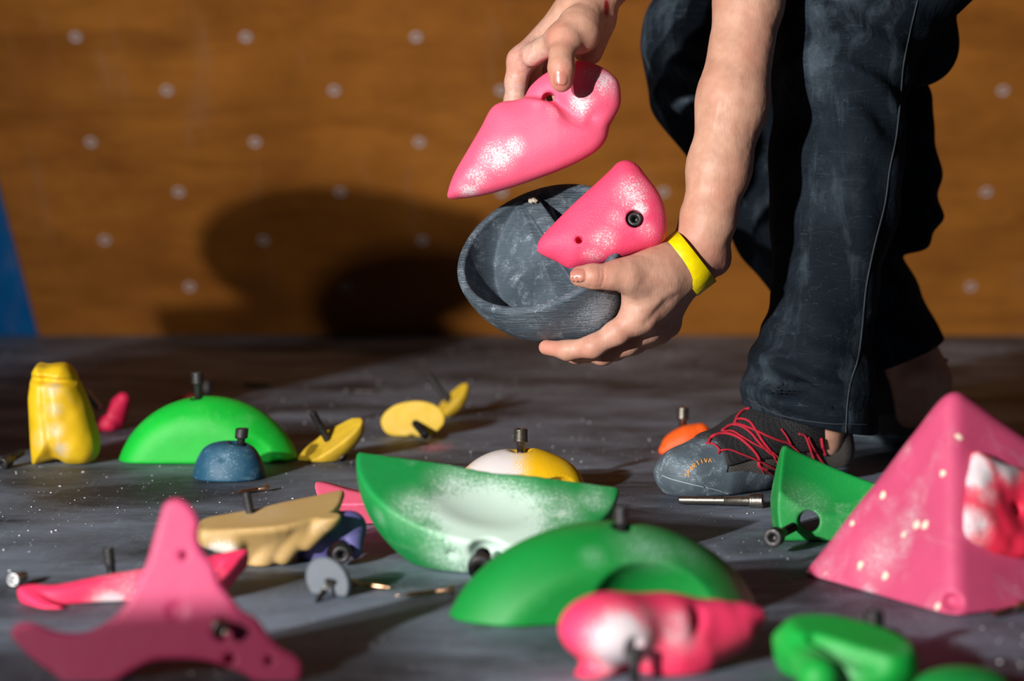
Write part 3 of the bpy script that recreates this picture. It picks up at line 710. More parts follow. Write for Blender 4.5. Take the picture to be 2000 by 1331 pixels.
lo = np.minimum(V(1040, 720, 2.68), V(1540, 720, 2.68)); 
for F_, fn, lo_, hi_, h in ((FHN, fn1, (V(1040, 0, 2.7)[0], 2.66, V(1100, 722, 2.8)[2]), (V(1545, 0, 2.8)[0], 2.96, V(1300, -190, 2.9)[2]), .0017),
                    (FHF, fn2, (V(980, 0, 2.8)[0], 2.68, V(1100, 262, 2.8)[2]), (V(1320, 0, 2.9)[0], 2.97, V(1300, -250, 2.9)[2]), .0017)):
    v, q = mesh_sdf(F_, lo_, hi_, h)
    nl = (fn(v.astype(f4)) < .0004)[q].mean(1) > .5
    parts.append((v, q, nl.astype(int)))
v, q = mesh_sdf(f_body, np.min([ELf, HEAD-.2, ELn], 0)-.12, np.max([HIPn, HIPf, HEAD+.2], 0)+.2, .006); parts.append((v, q, np.zeros(len(q), int)))
v, q = mesh_sdf(f_shins, (V(1240, 0, 3.1)[0], 2.78, .03), (V(2075, 0, 3.0)[0]+.18, 3.4, HIPn[2]+.16), .004); parts.append((v, q, np.zeros(len(q), int)))
n = 0; vv, qq, mm = [], [], []
for v, q, m_ in parts: vv.append(v); qq.append(q+n); mm.append(m_); n += len(v)
vv = np.vstack(vv); qq = np.vstack(qq); mm = np.concatenate(mm)
PO = np.array([.48, 3.05, 0.0])
person = empty('person', PO)
tagit(person, 'person crouching in dusty dark blue trousers, holding pink and grey climbing holds in both hands', 'person')
body = mk('body', vv, qq, None, origin=PO, parent=person, mats=[m_skin, m_nail], fm=mm, attrs=paint(vv))

# shirt and hair (above the frame)
def f_shirt(p):
    b = f_body(p)-.012-noise3(p, 14)*.012
    s1 = half(p, SHn*.35+ELn*.65, ELn-SHn); s2 = half(p, SHf*.35+ELf*.65, ELf-SHf)
    nkc = half(p, (SHn+SHf)/2+np.array([-.10, 0, .05]), [-1, 0, .25])
    d = smax(b, nkc, .01)
    d = np.maximum(d, np.where(cone(p, SHn*.45+ELn*.55, ELn, .10, .09) < 0, s1, -1)); d = np.maximum(d, np.where(cone(p, SHf*.45+ELf*.55, ELf, .10, .09) < 0, s2, -1))
    return d
v, q = mesh_sdf(f_shirt, np.min([ELf, HEAD-.2, ELn], 0)-.12, np.max([HIPn, HIPf, HEAD+.2], 0)+.2, .008); mk('shirt', v, q, M_shirt, parent=person)
def f_hair(p):
    R = basis([-.75, 0, -.66], [-.66, 0, .75]); d = ell(p, HEAD-R[0]*.012+R[2]*.018, (.098, .086, .118), R)-.004-noise3(p, 70)*.012
    return smax(d, half(p, HEAD+R[0]*.05+R[2]*.035, R[0]-.55*R[2]), .01)
v, q = mesh_sdf(f_hair, HEAD-.16, HEAD+.16, .005); mk('hair', v, q, M_hair, parent=person)

# wristband: a flat strip wrapped square round the wrist
a0, a1 = V(1338, 511, 2.765), V(1342, 513, 2.765)
wc = (a0+a1)/2; wd = unit(V(1292, 486, 2.765)-V(1325, 460, 2.765))
wx = unit(np.cross(wd, [0, 1., 0])); wy = np.cross(wd, wx); nA = 72; band = []
for k in range(nA):
    a = k/nA*2*math.pi; dr = wx*math.cos(a)+wy*math.sin(a); r_ = .0
    for _ in range(60): r_ += .8*max(0, float(-f_hand_n((wc+dr*r_)[None].astype(f4))[0])) 
    band.append(r_+.0009)
band = np.array(band); rings = []
for s in (-.0138, -.0134, .0134, .0138):
    rings.append(np.array([wc+wd*s+(wx*math.cos(k/nA*2*math.pi)+wy*math.sin(k/nA*2*math.pi))*(band[k]+(.0010 if abs(s) < .0137 else .0)) for k in range(nA)]))
inner = [np.array([wc+wd*s+(wx*math.cos(k/nA*2*math.pi)+wy*math.sin(k/nA*2*math.pi))*(band[k]-.0002) for k in range(nA)]) for s in (.0137, -.0137)]
allr = rings+inner; v = np.vstack(allr); fs = []
for i in range(len(allr)):
    j = (i+1) % len(allr)
    for k in range(nA): fs.append((i*nA+k, i*nA+(k+1) % nA, j*nA+(k+1) % nA, j*nA+k))
tabc = V(1366, 553, 2.755); R = basis(unit(V(1386, 540, 2.77)-V(1362, 565, 2.755)), [-.3, -.6, -.4])
wb = mk('wristband', v, fs, M_band, parent=person)
tv, tq = mesh_sdf(lambda p: box(p, tabc, (.0098, .0045, .0006), R, .0004), tabc-.014, tabc+.014, .0006); mk('fold', tv, tq, M_band, parent=wb)
# ---------------- trousers ----------------
hemn_c = V(1580, 822, 2.97); hemn_n = unit(np.array([-.22*1, -.05, -1.]))    # cut plane normals point down the leg
p1, p2 = V(1453, 797, 2.88), V(1705, 852, 2.88); dn = unit(p2-p1); hemn_n = unit(np.cross(dn, [0, 1., .0])); hemn_n = hemn_n if hemn_n[2] < 0 else -hemn_n
p3, p4 = V(1600, 752, 3.2), V(1848, 662, 3.2); dn2 = unit(p4-p3); hemf_n = unit(np.cross(dn2, [0, 1., .0])); hemf_n = hemf_n if hemf_n[2] < 0 else -hemf_n
legn = [(HIPn+np.array([0, 0, .02]), .118), (V(1660, 22, 2.93), .088), C1(1642, 120, 2.925, .0815), C1(1636, 300, 2.925, .0765), C1(1632, 420, 2.925, .0725), C1(1612, 560, 2.922, .0625), C1(1600, 640, 2.922, .0565), C1(1584, 705, 2.918, .0690), C1(1580, 770, 2.915, .0785), C1(1580, 850, 2.915, .0775), C1(1582, 900, 2.915, .078)]
legf = [(HIPf+np.array([0, 0, .02]), .115), (V(1380, 72, 3.145), .078), C1(1400, 170, 3.15, .078), C1(1565, 430, 3.18, .086), C1(1662, 590, 3.20, .083), C1(1722, 705, 3.21, .082), C1(1760, 770, 3.215, .080)]
def wr(p, c, ax, wl, amp, sp_, tw=0.0):
    """fold ripples near c, running across direction ax"""
    q = p-np.asarray(c, f4); s = q@np.asarray(unit(ax), f4)
    return amp*np.sin(s/wl*6.283+noise3(p, 11)*5+tw)*np.exp(-(nrm(q)/sp_)**2)
def f_pants(p):
    a = chain(p, legn, .02); b = chain(p, legf, .025)
    a = smin(a, sph(p, V(1785, 85, 3.04), .055), .06)
    b = smin(b, cone(p, V(1772, 345, 3.16), V(1768, 420, 3.15), .038, .046), .03)
    b = smin(b, cone(p, V(1760, 200, 3.12), V(1772, 345, 3.16), .04, .038), .03)
    # hollow towards the hems
    ca, cb = half(p, p1, hemn_n), half(p, p3, hemf_n)
    rip = wr(p, V(1500, 745, 2.86), [.25, 0, 1], .038, .0048, .075)+wr(p, V(1640, 730, 2.85), [.3, 0, 1], .034, .0038, .08, 1)
    rip = rip+wr(p, V(1700, 130, 2.87), [.45, .1, 1], .050, .0065, .085, 2)+wr(p, V(1590, 30, 2.85), [.5, 0, 1], .07, .004, .09)+wr(p, V(1330, 200, 3.06), [.5, 0, 1], .055, .007, .08)
    rip = rip+wr(p, V(1620, 480, 2.85), [1, 0, .25], .09, .0030, .16, 1)+wr(p, V(1780, 450, 3.1), [.5, 0, 1], .055, .007, .09)+wr(p, V(1450, 480, 3.08), [1, 0, .5], .06, .005, .12)
    for A, B, r_, dp in (((1640, 60), (1760, 118), .004, 1), ((1650, 118), (1752, 122), .0035, 1), ((1475, 690), (1520, 755), .004, 1), ((1520, 755), (1650, 735), .005, 1), ((1500, 770), (1600, 745), .003, 1)):
        rip = rip+.006*np.exp(-(cone(p, V(*A, 2.845), V(*B, 2.845), 0, 0)/.011)**2)
    base = noise3(p, 9, 2)*.008+noise3(p, 24, 3)*.0035
    oa, ob = a+rip+base, b+rip+base
    a = smax(smax(oa, -smax(oa+.0055, -(ca+.05), .002), .001), ca, .0012); b = smax(smax(ob, -smax(ob+.0055, -(cb+.05), .002), .001), cb, .0012)
    d = smin(a, b, .006)
    pel = cone(p, HIPn+np.array([.01, 0, .03]), HIPf+np.array([.01, 0, .03]), .13, .13); d = smin(d, smax(pel+base, half(p, (HIPn+HIPf)/2+np.array([-.06, 0, .12]), unit(np.array([-.5, 0, .9]))), .01), .03)
    return d
v, q = mesh_sdf(f_pants, (V(1220, 0, 3.1)[0], 2.78, .035), (V(2075, 0, 3.0)[0]+.19, 3.40, HIPn[2]+.2), .003, slack=4.0)
pants = mk('trousers', v, q, M_pants, origin=(0, 0, 0), parent=None); pants.parent = person; pants.location = Vector(-PO); ORG[pants.name] = np.zeros(3)
def stitched(name, pts, Y, f, parent, mat, r=.0007, off=.0003, n=14, **k):
    P = spline(np.array([V(x, y, Y) for x, y in pts]), n); P = cast(f, P, off=off, start=.12); P = P[np.abs(f(P.astype(f4))) < .003]
    g = tube_geo(P, r, 6); return mk(name, *g, mat, parent=parent, **k)
stitched('seam', [(1792, 0), (1778, 60), (1765, 125), (1758, 200), (1750, 270), (1738, 330), (1728, 400), (1708, 480), (1692, 560), (1684, 640), (1676, 700), (1662, 745), (1655, 790), (1652, 846)], 2.87, f_pants, pants, M_seam, r=.0010, off=.0002)
stitched('hem_stitching', [(1458, 778), (1510, 806), (1560, 820), (1620, 828), (1650, 829), (1695, 830)], 2.87, f_pants, pants, M_seam, r=.0006)

# ---------------- shoes ----------------
def shoe(O, ang, near):
    """O: heel on the ground, ang: heading of the toe from +X, length .29"""
    fx = np.array([math.cos(ang), math.sin(ang), 0]); R = np.stack([fx, [-fx[1], fx[0], 0], [0, 0, 1.]])
    L = lambda x, y, z: O+x*R[0]+y*R[1]+z*R[2]
    RR = R.astype(f4); OO = O.astype(f4)
    def base(p, g=0.0):
        q = (p-OO)@RR.T; 
        d = chain(q, [(np.array([.035, 0, .038]), .033), (np.array([.10, 0, .033]), .030), (np.array([.17, .004, .030]), .036), (np.array([.215, .006, .026]), .038), (np.array([.245, .004, .023]), .031)], .02)
        d = smin(d, chain(q, [(np.array([.045, 0, .075]), .035), (np.array([.10, 0, .072]), .037), (np.array([.155, .002, .052]), .034), (np.array([.20, .004, .032]), .030)], .02), .02)
        d = smin(d, ell(q, (.250, .004, .026), (.034, .040, .026)), .015)
        d = smin(d, cone(q, np.array([.050, 0, .09]), np.array([.075, 0, .115]), .030, .033), .02)
        return smax(d, -q[:, 2]+.001, .006), q
    def f_u(p):
        d, q = base(p); ins = cone(q, np.array([.062, 0, .08]), np.array([.078, 0, .16]), .020, .036)
        return smax(smax(d, q[:, 2]-.110+.25*(q[:, 0]-.06), .004), -ins, .004)
    def f_rand(p):
        d, q = base(p); top = .030-.012*np.clip((.20-q[:, 0])/.06, 0, 1)-.004*np.sin(q[:, 0]*60)*0
        return smax(smax(np.abs(d+.004)-.0062, q[:, 2]-top, .0012), -q[:, 2]+.0008, .002)
    def f_toe(p):
        d, q = base(p); edge_ = q[:, 0]-(.222-.9*np.abs(q[:, 1])**1*0+.0)+.25*(q[:, 2]-.03)
        return smax(smax(np.abs(d+.003)-.0045, -edge_, .0012), q[:, 2]-.066, .002)
    def f_sole(p):
        d, q = base(p, 0); return smax(smax(d-.002, q[:, 2]-.010, .001), -q[:, 2]+.0004, .001)
    def f_tongue(p):
        d, q = base(p); w_ = smax(-q[:, 1]-.022, .041-q[:, 2]-.15*np.maximum(q[:, 0]-.19, 0)+.10*np.maximum(.13-q[:, 0], 0), .002)
        t = smax(np.abs(d+.001)-.0042, w_, .003); t = smax(t, -(q[:, 0]-.070), .003); t = smax(t, q[:, 0]-.224, .004); return t
    root = empty('shoe', O) if not near else empty('shoe', O); root.parent = person; root.location = Vector(O-PO)
    bb = [L(x, y, z) for x in (-.02, .31) for y in (-.06, .065) for z in (-.002, .16)]; lo, hi = np.min(bb, 0), np.max(bb, 0)
    h = .0018 if near else .003
    hid = smax
    for nm, f, m in (('upper', f_u, M_mesh), ('rand', f_rand, M_rubber), ('toe_cap', f_toe, M_rubber), ('sole', f_sole, M_rubber), ('tongue', f_tongue, M_tongue)):
        v, q = mesh_sdf(f, lo, hi, h); mk(nm, v, q, m, parent=root)
    fall = lambda p: np.minimum(np.minimum(f_u(p), f_tongue(p)), f_toe(p))
    return root, L, R, fall, f_u
toe_n = np.array([*G(1297, 962)[:2], 0])+np.array([.0, .0, 0]); heel_n = np.array([G(1297, 962)[0]+.262, 2.98, 0])
toe_n = np.array([V(1290, 950, 2.83)[0], 2.82, 0])
dv = heel_n-toe_n; ang_n = math.atan2(-dv[1], -dv[0]); heel_n = toe_n+unit(dv)*.283
rootn, Ln, Rn, falln, fun = shoe(heel_n, ang_n, True)
# laces traced over the tongue
LACE = [[(1381, 867), (1392, 852), (1415, 846), (1440, 853), (1462, 870), (1478, 888), (1486, 905)],
        [(1411, 840), (1426, 830), (1446, 832), (1466, 845), (1484, 866), (1502, 884), (1516, 893)],
        [(1436, 822), (1442, 818), (1458, 820), (1470, 830), (1490, 862), (1508, 885), (1520, 905)],
        [(1435, 826), (1441, 812), (1452, 801), (1464, 797)],
        [(1410, 842), (1424, 832), (1440, 828), (1470, 838), (1500, 852), (1525, 862), (1541, 867), (1562, 885)],
        [(1411, 843), (1430, 842), (1450, 853), (1475, 868), (1500, 880), (1512, 886), (1524, 900)],
        [(1381, 866), (1395, 868), (1406, 879), (1403, 886)], [(1408, 880), (1425, 879), (1450, 888), (1484, 902), (1500, 910), (1520, 920)],
        [(1526, 838), (1536, 852), (1545, 868)], [(1560, 848), (1572, 852), (1580, 870), (1590, 900)], [(1578, 855), (1585, 870), (1600, 895), (1612, 912)], [(1604, 857), (1607, 875), (1612, 890)],
        [(1482, 900), (1484, 912), (1500, 920)], [(1508, 885), (1514, 896), (1522, 908)]]
def laces(L_, f, root, Y, mat, r, nm, off=.0012, flat=.6, push=.12):
    out = []
    for c in L_:
        P = spline(np.array([V(x, y, Y) for x, y in c]), 7); P = cast(f, P, off=off, start=push)
        ok = (np.abs(f(P.astype(f4))-off) < .003); 
        if ok.sum() > 4: out.append(tube_geo(P[ok], r, 7, flat))
    return mk(nm, *merge(out), mat, parent=root)
laces(LACE, falln, rootn, 2.84, M_lace, .0020, 'laces')
laces([[(1484, 912), (1500, 938), (1518, 955)], [(1487, 914), (1505, 925), (1524, 940)]], falln, rootn, 2.84, M_lace, .0008, 'lacing_cord', .0008)
oval = [(1438, 958), (1437, 940), (1442, 928), (1452, 922), (1466, 925), (1482, 934), (1496, 946), (1504, 960), (1506, 972)]
inn = [[(1460, 928), (1470, 938), (1479, 950), (1490, 954), (1496, 968)], [(1464, 931), (1460, 942), (1455, 946), (1448, 958)], [(1455, 946), (1462, 944)], [(1479, 950), (1485, 958)]]
laces([oval]+inn, falln, rootn, 2.84, M_thread, .0007, 'embroidery', .0003, 1)
# orange lettering following an arc over the toe cap
GL = {'S': [[(1, .85), (.5, 1), (0, .8), (.5, .5), (1, .25), (.5, 0), (0, .15)]], 'P': [[(0, 0), (0, 1), (.9, .9), (.9, .55), (0, .5)]], 'O': [[(.5, 0), (0, .5), (.5, 1), (1, .5), (.5, 0)]],
      'R': [[(0, 0), (0, 1), (.9, .85), (.8, .55), (0, .5), (1, 0)]], 'T': [[(.5, 0), (.5, 1)], [(0, 1), (1, 1)]], 'I': [[(.5, 0), (.5, 1)]], 'V': [[(0, 1), (.5, 0), (1, 1)]], 'A': [[(0, 0), (.5, 1), (1, 0)], [(.25, .4), (.75, .4)]]}
arc = spline(np.array([(1340, 932.), (1347, 920), (1358, 909), (1372, 901), (1391, 899)]), 10); s_ = np.concatenate([[0], np.cumsum(np.linalg.norm(np.diff(arc, axis=0), axis=1))]); out = []
txt = 'SPORTIVA'; stp = s_[-1]/len(txt)
for i, chh in enumerate(txt):
    c = (i+.5)*stp; P0 = np.array([np.interp(c, s_, arc[:, k]) for k in (0, 1)]); P1 = np.array([np.interp(c+1, s_, arc[:, k]) for k in (0, 1)]); t = unit(P1-P0); up = np.array([t[1], -t[0]])
    for st_ in GL[chh]:
        pts = [tuple(P0+t*((x-.5)*stp*.66)+up*((y-.5)*8.5)) for x, y in st_]
        Q = np.array([V(x, y, 2.82) for x, y in pts]); Q = np.vstack([Q[i2]*(1-k/3)+Q[i2+1]*k/3 for i2 in range(len(Q)-1) for k in range(3)]+[Q[-1]])
        Q = cast(falln, Q, off=.0002, start=.1); out.append(tube_geo(Q, .00065, 5))
mk('lettering', *merge(out), M_orange_print, parent=rootn)
laces([[(1293, 929), (1310, 936), (1340, 944), (1378, 953)], [(1378, 953), (1400, 958), (1425, 966)]], falln, rootn, 2.84, cloth('pale_scuff', (.35, .42, .48), 900), .0007, 'rand_seam', .0022, 1)
v, f = tube_geo(spline([Ln(.012, -.004, .09), Ln(-.004, -.004, .10), Ln(-.004, -.004, .075), Ln(.006, -.004, .06)], 6), .0035, 8, .4); mk('pull_loop', v, f, M_lace, parent=rootn)
toe_f = np.array([V(1432, 830, 3.36)[0], 3.36, 0]); dv = np.array([V(1950, 830, 3.22)[0], 3.20, 0])-toe_f
heel_f = toe_f+unit(dv)*.315; rootf, Lf, Rf, fallf, fuf = shoe(heel_f, math.atan2(-dv[1], -dv[0]), False)
lo_, hi_ = heel_f-.1, heel_f+.2
ring = [Lf(.062+.048*math.cos(a), .032*math.sin(a), .098-.02*math.cos(a)) for a in np.linspace(0, 2*math.pi, 28)]
v, f = tube_geo(ring, .0032, 8); mk('collar_trim', v, f, M_thread, parent=rootf)
v, f = tube_geo(spline([Lf(.10, -.030, .078), Lf(.115, .02, .080), Lf(.13, -.030, .07), Lf(.15, .02, .068), Lf(.165, -.028, .055)], 6), .002, 6); mk('laces', v, f, M_lace, parent=rootf)
# ---------------- holds on the mat ----------------
CH = 'climbing holds scattered on the mat'
def hold(label, f, ctr, rad, mat, h=.0022, group=None):
    ctr = np.asarray(ctr, float); rad = np.broadcast_to(rad, 3)
    lo = ctr-rad; lo = np.array([lo[0], lo[1], max(lo[2], -.006)])
    v, q = mesh_sdf(f, lo, ctr+rad, h); o = mk('climbing_hold', v, q, mat, origin=ctr)
    return tagit(o, label, 'climbing hold', group or CH)
def bolt(parent, px, py, Y, d, L, thread=None, mat=None, **k):
    p0 = V(px, py, Y) if np.ndim(px) == 0 else px
    root = with_parts(parent, 'hold_body') if parent.type == 'MESH' and parent.parent is None else (parent.parent or parent)
    hd, sk = bolt_geo(p0, unit(d), L, thread=thread, **k); b = mk('bolt', *hd, mat or M_bolt, parent=root); mk('shank', *sk, mat or M_bolt, parent=b); return b
def stud(parent, a, b, L, r, mat=None):
    root = with_parts(parent, 'hold_body') if parent.type == 'MESH' and parent.parent is None else (parent.parent or parent)
    g = stud_geo(a, b-a, L, r); return mk('bolt', *g, mat or M_bolt, parent=root)
bolt(second, SECOND_BOLT[0], 0, 0, SECOND_BOLT[1], .05)
def on_ground(f): return lambda p: smax(f(p), -p[:, 2]+.0006, .0015)
def sc(Y): return F_PX/Y

# bright green dome with a thumb scoop
Y = G(400, 905)[1]+.03; c = V(408, 915, Y); c[2] = 0; R = basis([1, .06, 0], [0, 0, 1])
sg = V(500, 905, Y-.055)
def f(p):
    d = ell(p, c-np.array([0, 0, .030]), (.121, .068, .1135), R); d = smax(d, -((p-c.astype(f4))@np.array([0.03, 1, 0], f4)+.045)*1, .01)
    s = ell(p, V(500, 925, Y-.060), (.040, .030, .055)); d = smax(d, -s, .005)
    s2 = ell(p, V(541, 935, Y-.052), (.017, .024, .050)); d = smax(d, -s2, .004)
    return smax(d, -cone(p, V(386, 790, Y-.005), V(388, 830, Y-.005), .010, .008), .003)
m = hold_mat('neon_green_polyurethane', (.005, .52, .040), (.003, .42, .03), chalk=.3, org=c, spots=[(V(380, 830, Y-.04), .03, .3), (V(520, 840, Y-.04), .025, .3)], sss=.08, chalkcol=(.45, .85, .5))
gd = hold('bright green dome-shaped climbing hold with a bolt in its top, behind the small blue dome', on_ground(f), (*c[:2], .04), (.13, .08, .07), m)
bolt(gd, 385, 727, Y-.005, [.03, 0, -1], .055, thread=.02)
# small blue dome
Y = G(449, 943)[1]+.04; c = V(448, 945, Y); c[2] = 0
def f(p):
    d = ell(p, c, (.0445, .042, .052)); d = smax(d, p[:, 2]-.0465, .012)
    d = smax(d, -cone(p, V(466, 862, Y-.004), V(466, 884, Y-.004), .0115, .007), .004)
    return smax(d, -sph(p, V(434, 893, Y-.038), .0062), .003)
m = hold_mat('petrol_blue_polyurethane', (.012, .085, .165), (.01, .07, .13), chalk=.55, scale=60, org=c, spots=[(V(440, 930, Y-.05), .05, .35), (V(500, 900, Y-.03), .03, .3)], chalkcol=(.35, .55, .65))
o = hold('small dark blue dome-shaped climbing hold in front of the bright green dome', on_ground(f), (*c[:2], .025), (.055, .055, .04), m, .0018)
bolt(o, 473, 837, Y-.004, [-.10, 0, -1], .03, thread=.01, head=.0125)
# upright yellow hold
Y = G(120, 912)[1]+.035; O_ = V(125, 812, Y); R = basis([1, 0, 0], [0, -1, 0])
pol = Poly([loc2(x, y, O_, R, Y) for x, y in [(60, 742), (66, 722), (76, 710), (95, 712), (112, 708), (132, 710), (148, 728), (163, 760), (176, 795), (188, 835), (195, 868), (190, 892), (172, 906), (140, 908), (118, 898), (100, 900), (82, 906), (70, 913), (64, 900), (60, 840), (57, 780)]])
def f(p):
    q = (p-O_.astype(f4))@R.T.astype(f4); x, y, z = q.T; d = pol(x, y); din = np.clip(-d, 0, .04)
    H = .006+.040*np.sqrt(np.clip(1-(1-din/.04)**2, 0, 1)); g0, g1 = loc2(55, 735, O_, R, Y), loc2(150, 742, O_, R, Y)
    H = H-.010*np.exp(-(seg2(x, y, g0, g1)/.004)**2)-.006*np.exp(-(seg2(x, y, loc2(95, 740, O_, R, Y), loc2(112, 895, O_, R, Y))/.007)**2)
    return smax(smax(d, (np.abs(z)-H)*.7, .005), -z-.03, .004)+noise3(p, 60)*.003
m = hold_mat('worn_yellow_polyurethane', (.76, .50, .012), (.70, .43, .010), chalk=.35, org=O_, spots=[(V(100, 760, Y-.04), .02, .75), (V(105, 800, Y-.04), .018, .8), (V(108, 840, Y-.04), .02, .8), (V(118, 880, Y-.04), .02, .75), (V(75, 860, Y-.04), .02, .4)], chalkcol=(.55, .50, .42), rough=.42)
o = hold('chunky yellow climbing hold standing upright at the far left of the mat', on_ground(f), O_, (.07, .06, .085), m)
bolt(o, 3, 908, Y-.06, V(62, 872, Y)-V(3, 908, Y-.06), .03, thread=.02)
# red hold behind it
Y = G(215, 846)[1]+.03
def f(p):
    d = smax(cone(p, V(240, 780, Y), V(222, 808, Y), .010, .020), half(p, V(216, 790, Y), [-1, -.2, .45]), .003)
    e = cone(p, V(185, 834, Y-.01), V(212, 828, Y-.01), .009, .014)
    return smin(smin(d, e, .003), cone(p, V(236, 790, Y+.01), V(222, 835, Y), .013, .012), .006)
m = hold_mat('crimson_polyurethane', (.72, .018, .085), (.66, .014, .07), chalk=.2, org=V(210, 820, Y))
o = hold('small crimson twisted climbing hold just behind the upright yellow hold', on_ground(f), V(215, 815, Y), (.05, .04, .045), m)
stud(o, V(166, 763, Y+.02), V(196, 800, Y), .04, .005, M_tin)
# dark red hold behind the green dome
Y = G(365, 800)[1]; c = V(372, 803, Y); c[2] = 0
f = lambda p: smax(ell(p, c, (.032, .028, .024)), -sph(p, V(402, 778, Y), .008), .003)
o = hold('dark red climbing hold mostly hidden behind the bright green dome', on_ground(f), c+np.array([0, 0, .012]), (.04, .035, .02), hold_mat('dark_red_polyurethane', (.38, .018, .05), chalk=.1, org=c))
bolt(o, 404, 745, Y, [0, 0, -1], .03)
# lemon-slice yellow holds
def lemon(label, pc, Y, ax, n, a, b, dep, org, mat, bx=None, cuts=()):
    c0 = V(*pc, Y); R = basis(ax, n)
    def f(p):
        d = ell(p, c0, (a, b, dep), R); d = smax(d, half(p, c0, R[2]), .0025)
        for cc, nn_ in cuts: d = smax(d, half(p, V(*cc, Y), nn_), .003)
        return d+noise3(p, 90)*.0012
    o = hold(label, on_ground(f), c0, max(a, dep)*1.25, mat, .0018); return o, c0, R
my = lambda nm, o_: hold_mat(nm, (.72, .48, .030), (.64, .40, .025), chalk=.35, org=o_, chalkcol=(.7, .62, .4))
Y = G(640, 905)[1]+.02; o, c0, R = lemon('yellow half-lens climbing hold lying tipped just right of the bright green dome', (643, 860), Y, [1, 0, .66], [-.50, -.36, .76], .051, .028, .030, 0, my('yellow_polyurethane_a', V(643, 860, Y)))
stud(o, V(610, 806, Y-.012), V(636, 852, Y), .044, .0052, M_bolt)
bolt(o, 672, 896, Y-.005, V(655, 878, Y)-V(672, 896, Y-.005), .01)
Y = G(800, 856)[1]+.012; o, c0, R = lemon('yellow climbing hold standing on edge with its flat back and bolt facing the camera', (806, 822), Y, [1, 0, .10], [-.12, -1, .05], .0455, .0275, .022, 0, my('yellow_polyurethane_b', V(806, 820, Y)))
stud(o, V(831, 851, Y-.055), V(812, 828, Y), .06, .0056, M_bolt)
Y = G(885, 815)[1]+.0; o, c0, R = lemon('yellow climbing hold farthest from the camera with a long bolt leaning up to the left', (878, 782), Y, [.75, 0, .9], [-.62, -.30, .62], .036, .02, .022, 0, my('yellow_polyurethane_c', V(880, 785, Y)))
stud(o, V(836, 731, Y), V(872, 778, Y), .055, .005, M_bolt)
# yellow hold with a chalk-white half
Y = 2.84; c = V(1016, 955, Y); c[2] = 0
def f(p):
    d = ell(p, c, (.078, .050, .0545)); d = smax(d, -cone(p, V(1017, 864, Y), V(1018, 884, Y), .013, .0075), .012)
    for a_, b_ in (((1023, 890), (1020, 960)),): d = smax(d, -cone(p, V(*a_, Y-.045), V(*b_, Y-.058), .003, .006), .010)
    d = smax(d, -ell(p, V(1092, 957, Y-.035), (.022, .02, .014)), .003)
    return d+noise3(p, 40)*.002
m = hold_mat('sunny_yellow_polyurethane', (.88, .55, .008), (.84, .47, .006), chalk=.2, org=c, spots=[(V(945, 905, Y-.03), .068, 2.2), (V(985, 900, Y-.03), .034, 2.0), (V(950, 950, Y-.04), .06, 2.0), (V(1050, 903, Y-.03), .012, .8)], rough=.4)
o = hold('yellow climbing hold with its left half white with chalk and a bolt on top', on_ground(f), (*c[:2], .025), (.09, .06, .04), m)
bolt(o, 1017, 838, Y, [0.01, 0, -1], .035, mat=metal_mat('dark_worn_steel', (.16, .14, .12), .35, .9, .3), R=.0083, thread=.024)
# orange bean
Y = G(1330, 889)[1]+.012
f = lambda p: smin(chain(p, [(V(1298, 881, Y-.008), .008), (V(1325, 868, Y), .0155), (V(1345, 858, Y), .0165), (V(1368, 846, Y), .013)], .01), ell(p, V(1340, 868, Y), (.030, .016, .014)), .01)
m = hold_mat('orange_polyurethane', (.90, .13, .012), (.86, .10, .010), chalk=.15, org=V(1335, 865, Y), chalkcol=(.9, .5, .35))
o = hold('small orange bean-shaped climbing hold in front of the shoe toe', on_ground(f), V(1335, 865, Y), (.045, .03, .03), m, .0018)
bolt(o, 1334, 796, Y+.012, [-.02, 0, -1], .03, mat=M_steel)

# crescent holds: a solid lens cut by a dish plane
def crescent(label, C, ax, n, abc, mat, back=None, dish=None, scoops=(), extra=None, rad=None, h=.0024, rnd=.004, R_el=None):
    R = basis(ax, n)
    def f(p):
        d = ell(p, C, abc, R if R_el is None else R_el)
        pl = (p-C.astype(f4))@R[2].astype(f4); d = smax(d, pl, rnd)
        if back is not None: d = smax(d, half(p, back[0], back[1]), rnd)
        if dish is not None: d = smax(d, -ell(p, dish[0], dish[1], R), .004)
        for s in scoops: d = smax(d, -s(p), .004)
        if extra: d = extra(d, p)
        return d
    return hold(label, on_ground(f), C, rad or max(abc)*1.15, mat, h)
# big green hold, dish side up
Y = 2.40; C = (V(704, 880, Y+.02)+V(1206, 962, Y-.0))/2+np.array([0, .0, .003]); ax = V(1206, 962, Y)-V(704, 880, Y+.02)
bh = V(940, 1100, 2.275)
M1 = hold_mat('green_polyurethane_dish', (.005, .26, .055), (.004, .22, .045), chalk=.45, scale=14, org=C, chalkcol=(.62, .80, .70),
              spots=[(V(960, 1010, 2.34), .095, 1.9), (V(830, 985, 2.34), .05, .7), (V(1080, 985, 2.36), .05, .75), (V(900, 945, 2.38), .05, .8), (V(760, 1000, 2.36), .02, .7), (V(870, 1090, 2.27), .02, .5), (V(1160, 970, 2.38), .03, .5)])
o = crescent('largest green climbing hold, a tipped crescent with a chalk-white dish face', C, ax, [.10, -.45, .80], (.1335, .120, .120), M1, back=(C, [.06, 1, .30]),
             dish=(C+.20*unit([.10, -.45, .80])+.045*unit([0, -.9, -.4]), (.20, .16, .214)),
             scoops=[lambda p: ell(p, V(950, 1095, 2.29), (.023, .035, .022)), lambda p: cone(p, V(886, 1092, 2.24), V(880, 1088, 2.32), .0055, .0055)])
bolt(o, 938, 1112, 2.262, [.05, 1, .15], .03, R=.0125, head=.012, r=.008)
